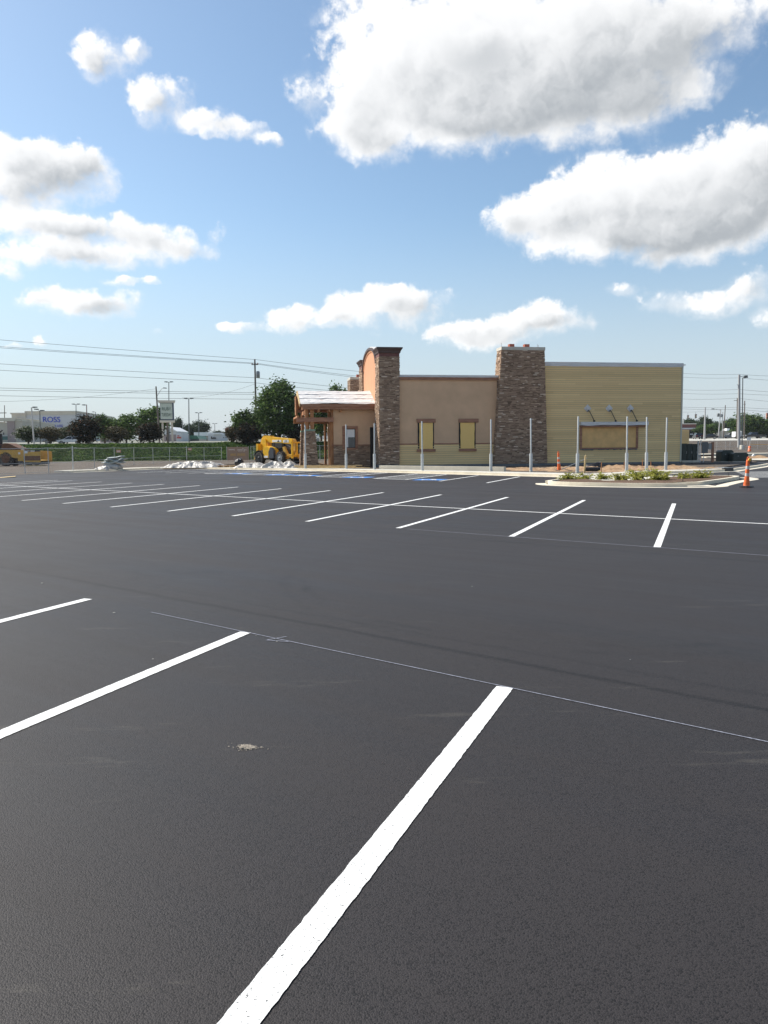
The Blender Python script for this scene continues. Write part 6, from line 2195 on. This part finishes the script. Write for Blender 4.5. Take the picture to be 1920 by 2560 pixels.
a, b = eq(1704, 1155), eq(1744, 1155)
t = thing('electrical_cabinet', 'dark green electrical cabinets standing against the right corner of the yellow wall', 'cabinet', (a.x, Dq, .06), R(3))
w = b.x - a.x
for k in range(3):
    MB().box(w * k / 3 + .02, w * (k + 1) / 3 - .02, -.02, 1.0, .18, 1.62 - .02 * k).build('door_panel', 'utilgreen', t, .02)
    MB().box(w * (k + .8) / 3, w * (k + .8) / 3 + .05, -.06, -.021, .75, .95).build('handle', 'galv_d', t)
MB().box(-.05, w + .1, -.15, 1.1, -.02, .17).build('plinth', 'concrete', t)
t = thing('screen_wall', 'low lap-sided yellow enclosure wall behind the green cabinets', 'wall', (eq(1705, 1100, 82).x, 82, .06), 0)
ww = eq(1722.5, 1100, 82).x - eq(1705, 1100, 82).x
mb = MB()
lap_siding(mb, -3, ww, 0, .1, eq(1710, 1075, 82).z - .06)
mb.build('siding', 'siding', t, tint=True)
MB().box(-3, ww, .0, .25, 0, eq(1710, 1075, 82).z - .05).build('wall_core', 'trim', t)
MB().tube([(ww + .3, .2, 0), (ww + .3, .2, 1.3), (ww + .75, .2, 1.55)], .05, 6).build('downpipe', 'white', t)
a = eq(1752, 1155)
t = thing('meter_rack', 'brown post frame with grey meter boxes and white conduit beside the green cabinets', 'meter rack', (a.x, Dq, .06), R(-6))
MB().box(-.32, -.20, -.05, .07, -.1, 1.82).build('post', 'galv', t)
MB().box(.86, 1.05, -.08, .10, -.1, 1.72).build('post', 'cedar_h', t)
MB().box(-.19, .85, .0, .05, .5, .62).box(-.19, .85, .0, .05, 1.5, 1.62).build('crossbar', 'rust', t)
MB().box(.02, .52, -.16, -.005, .78, 1.74).build('meter_box', 'boxgrey', t, .015)
MB().box(.56, .82, -.14, -.005, 1.1, 1.6).build('meter_box', 'galv_d', t, .015)
MB().tube([(-.12, -.1, -.1), (-.12, -.1, 1.3), (-.05, -.1, 1.9)], .045, 8).tube([(.18, -.1, -.1), (.18, -.1, .78)], .03, 6).build('conduit', 'white', t)
for px0, px1, h, D, lab in ((1803.5, 1835, 1.02, 67.0, 'dark green pad-mounted transformer box with sloping lid, the left of a pair'), (1832.5, 1872, .80, 66.2, 'lower dark green pad-mounted box, the right of a pair behind the cone')):
    a, b = eq(px0, 1150, D), eq(px1, 1150, D)
    t = thing('transformer_box', lab, 'utility box', (a.x, D, .06), R(4))
    w = b.x - a.x
    MB().prism([(0, .05), (w, .05), (w, h * .86), (w * .86, h), (w * .14, h), (0, h * .86)], -.01, 1.0, 'XZ').build('lid_and_body', 'utilgreen', t, .02)
    MB().box(-.06, w + .06, -.08, 1.08, -.05, .05).build('pad', 'concrete', t)
    MB().box(w * .48, w * .5, -.018, -.011, .12, h * .8).build('door_seam', 'black', t)
    MB().box(w * .3, w * .36, -.03, -.011, h * .6, h * .68).build('padlock', 'galv_d', t)
q = gd(1896, 1139, .1)
q = at(1881, 1142, 84)
single('paper_bag', MB().prism([(-.15, 0), (.15, 0), (.26, .3), (.1, .38), (-.03, .2)], -.1, .1, 'XZ'), 'white', 'small torn white sack on the ground behind the cone', 'sack', (q.x, 84, .1))
q = at(1908, 1152, 78)
mound('dirt_heap', q.x - 4, q.x + 3, 76.5, 81, 30, 16, lambda x, y, s, t_: -.05 + .42 * max(0, math.sin(math.pi * s) * math.sin(math.pi * t_)) * (.7 + .8 * abs(noise.noise(Vector((x, y, 0)))))
      , 'sand')
pv2 = MB()
pv2.prism([(34.5, 70), (37.8, 74), (42, 92), (38, 92), (33.6, 71)], .10, .13, 'XY')
struct(pv2.build('walk_slab', 'concrete'))
p = gd(1821, 1176.5, .05)
t = thing('drain_inlet', 'black storm drain mouth let into the kerb behind the planting bed', 'drain', (p.x, p.y, 0), R(32))
MB().box(-.34, .34, -.10, .2, .0, .20).build('dark_mouth', 'black', t)
MB().box(-.45, .45, -.02, .6, .201, .235).build('cover', 'galv_d', t)
p = gd(1781, 1160, .07)
mb = MB()
for k in range(9):
    x = -1.5 + k * .36
    mb.hexa([(x, -.12, 0), (x + .38, -.12, 0), (x + .38, .12, 0), (x, .12, 0)], [(x, -.1, .03 + .02 * (k % 2)), (x + .38, -.1, .04), (x + .38, .1, .03), (x, .1, .04)])
single('board', mb, 'dark', 'long dark strip laid as a cast shadow in front of the meter rack', 'board', (p.x - .5, p.y, .07), (0, 0, R(-4)))  # flat dark strip put in as the shadow of the rack frame

# ================================================================== SUMMER HAZE
hzb = MB().box(-3100, 3100, -75, 6100, -1.6, 34).build('haze', 'white')
hm = bpy.data.materials.new('thin_air')
hm.use_nodes = True
hm.node_tree.nodes.clear()
ho = hm.node_tree.nodes.new('ShaderNodeOutputMaterial')
hv = hm.node_tree.nodes.new('ShaderNodeVolumePrincipled')
hv.inputs['Color'].default_value = (.90, .95, 1.0, 1)
hv.inputs['Density'].default_value = 0.00011
hm.node_tree.links.new(hv.outputs[0], ho.inputs['Volume'])
hzb.data.materials.clear()
hzb.data.materials.append(hm)
hzb['kind'] = 'stuff'
hzb['label'] = 'thin pale summer haze'
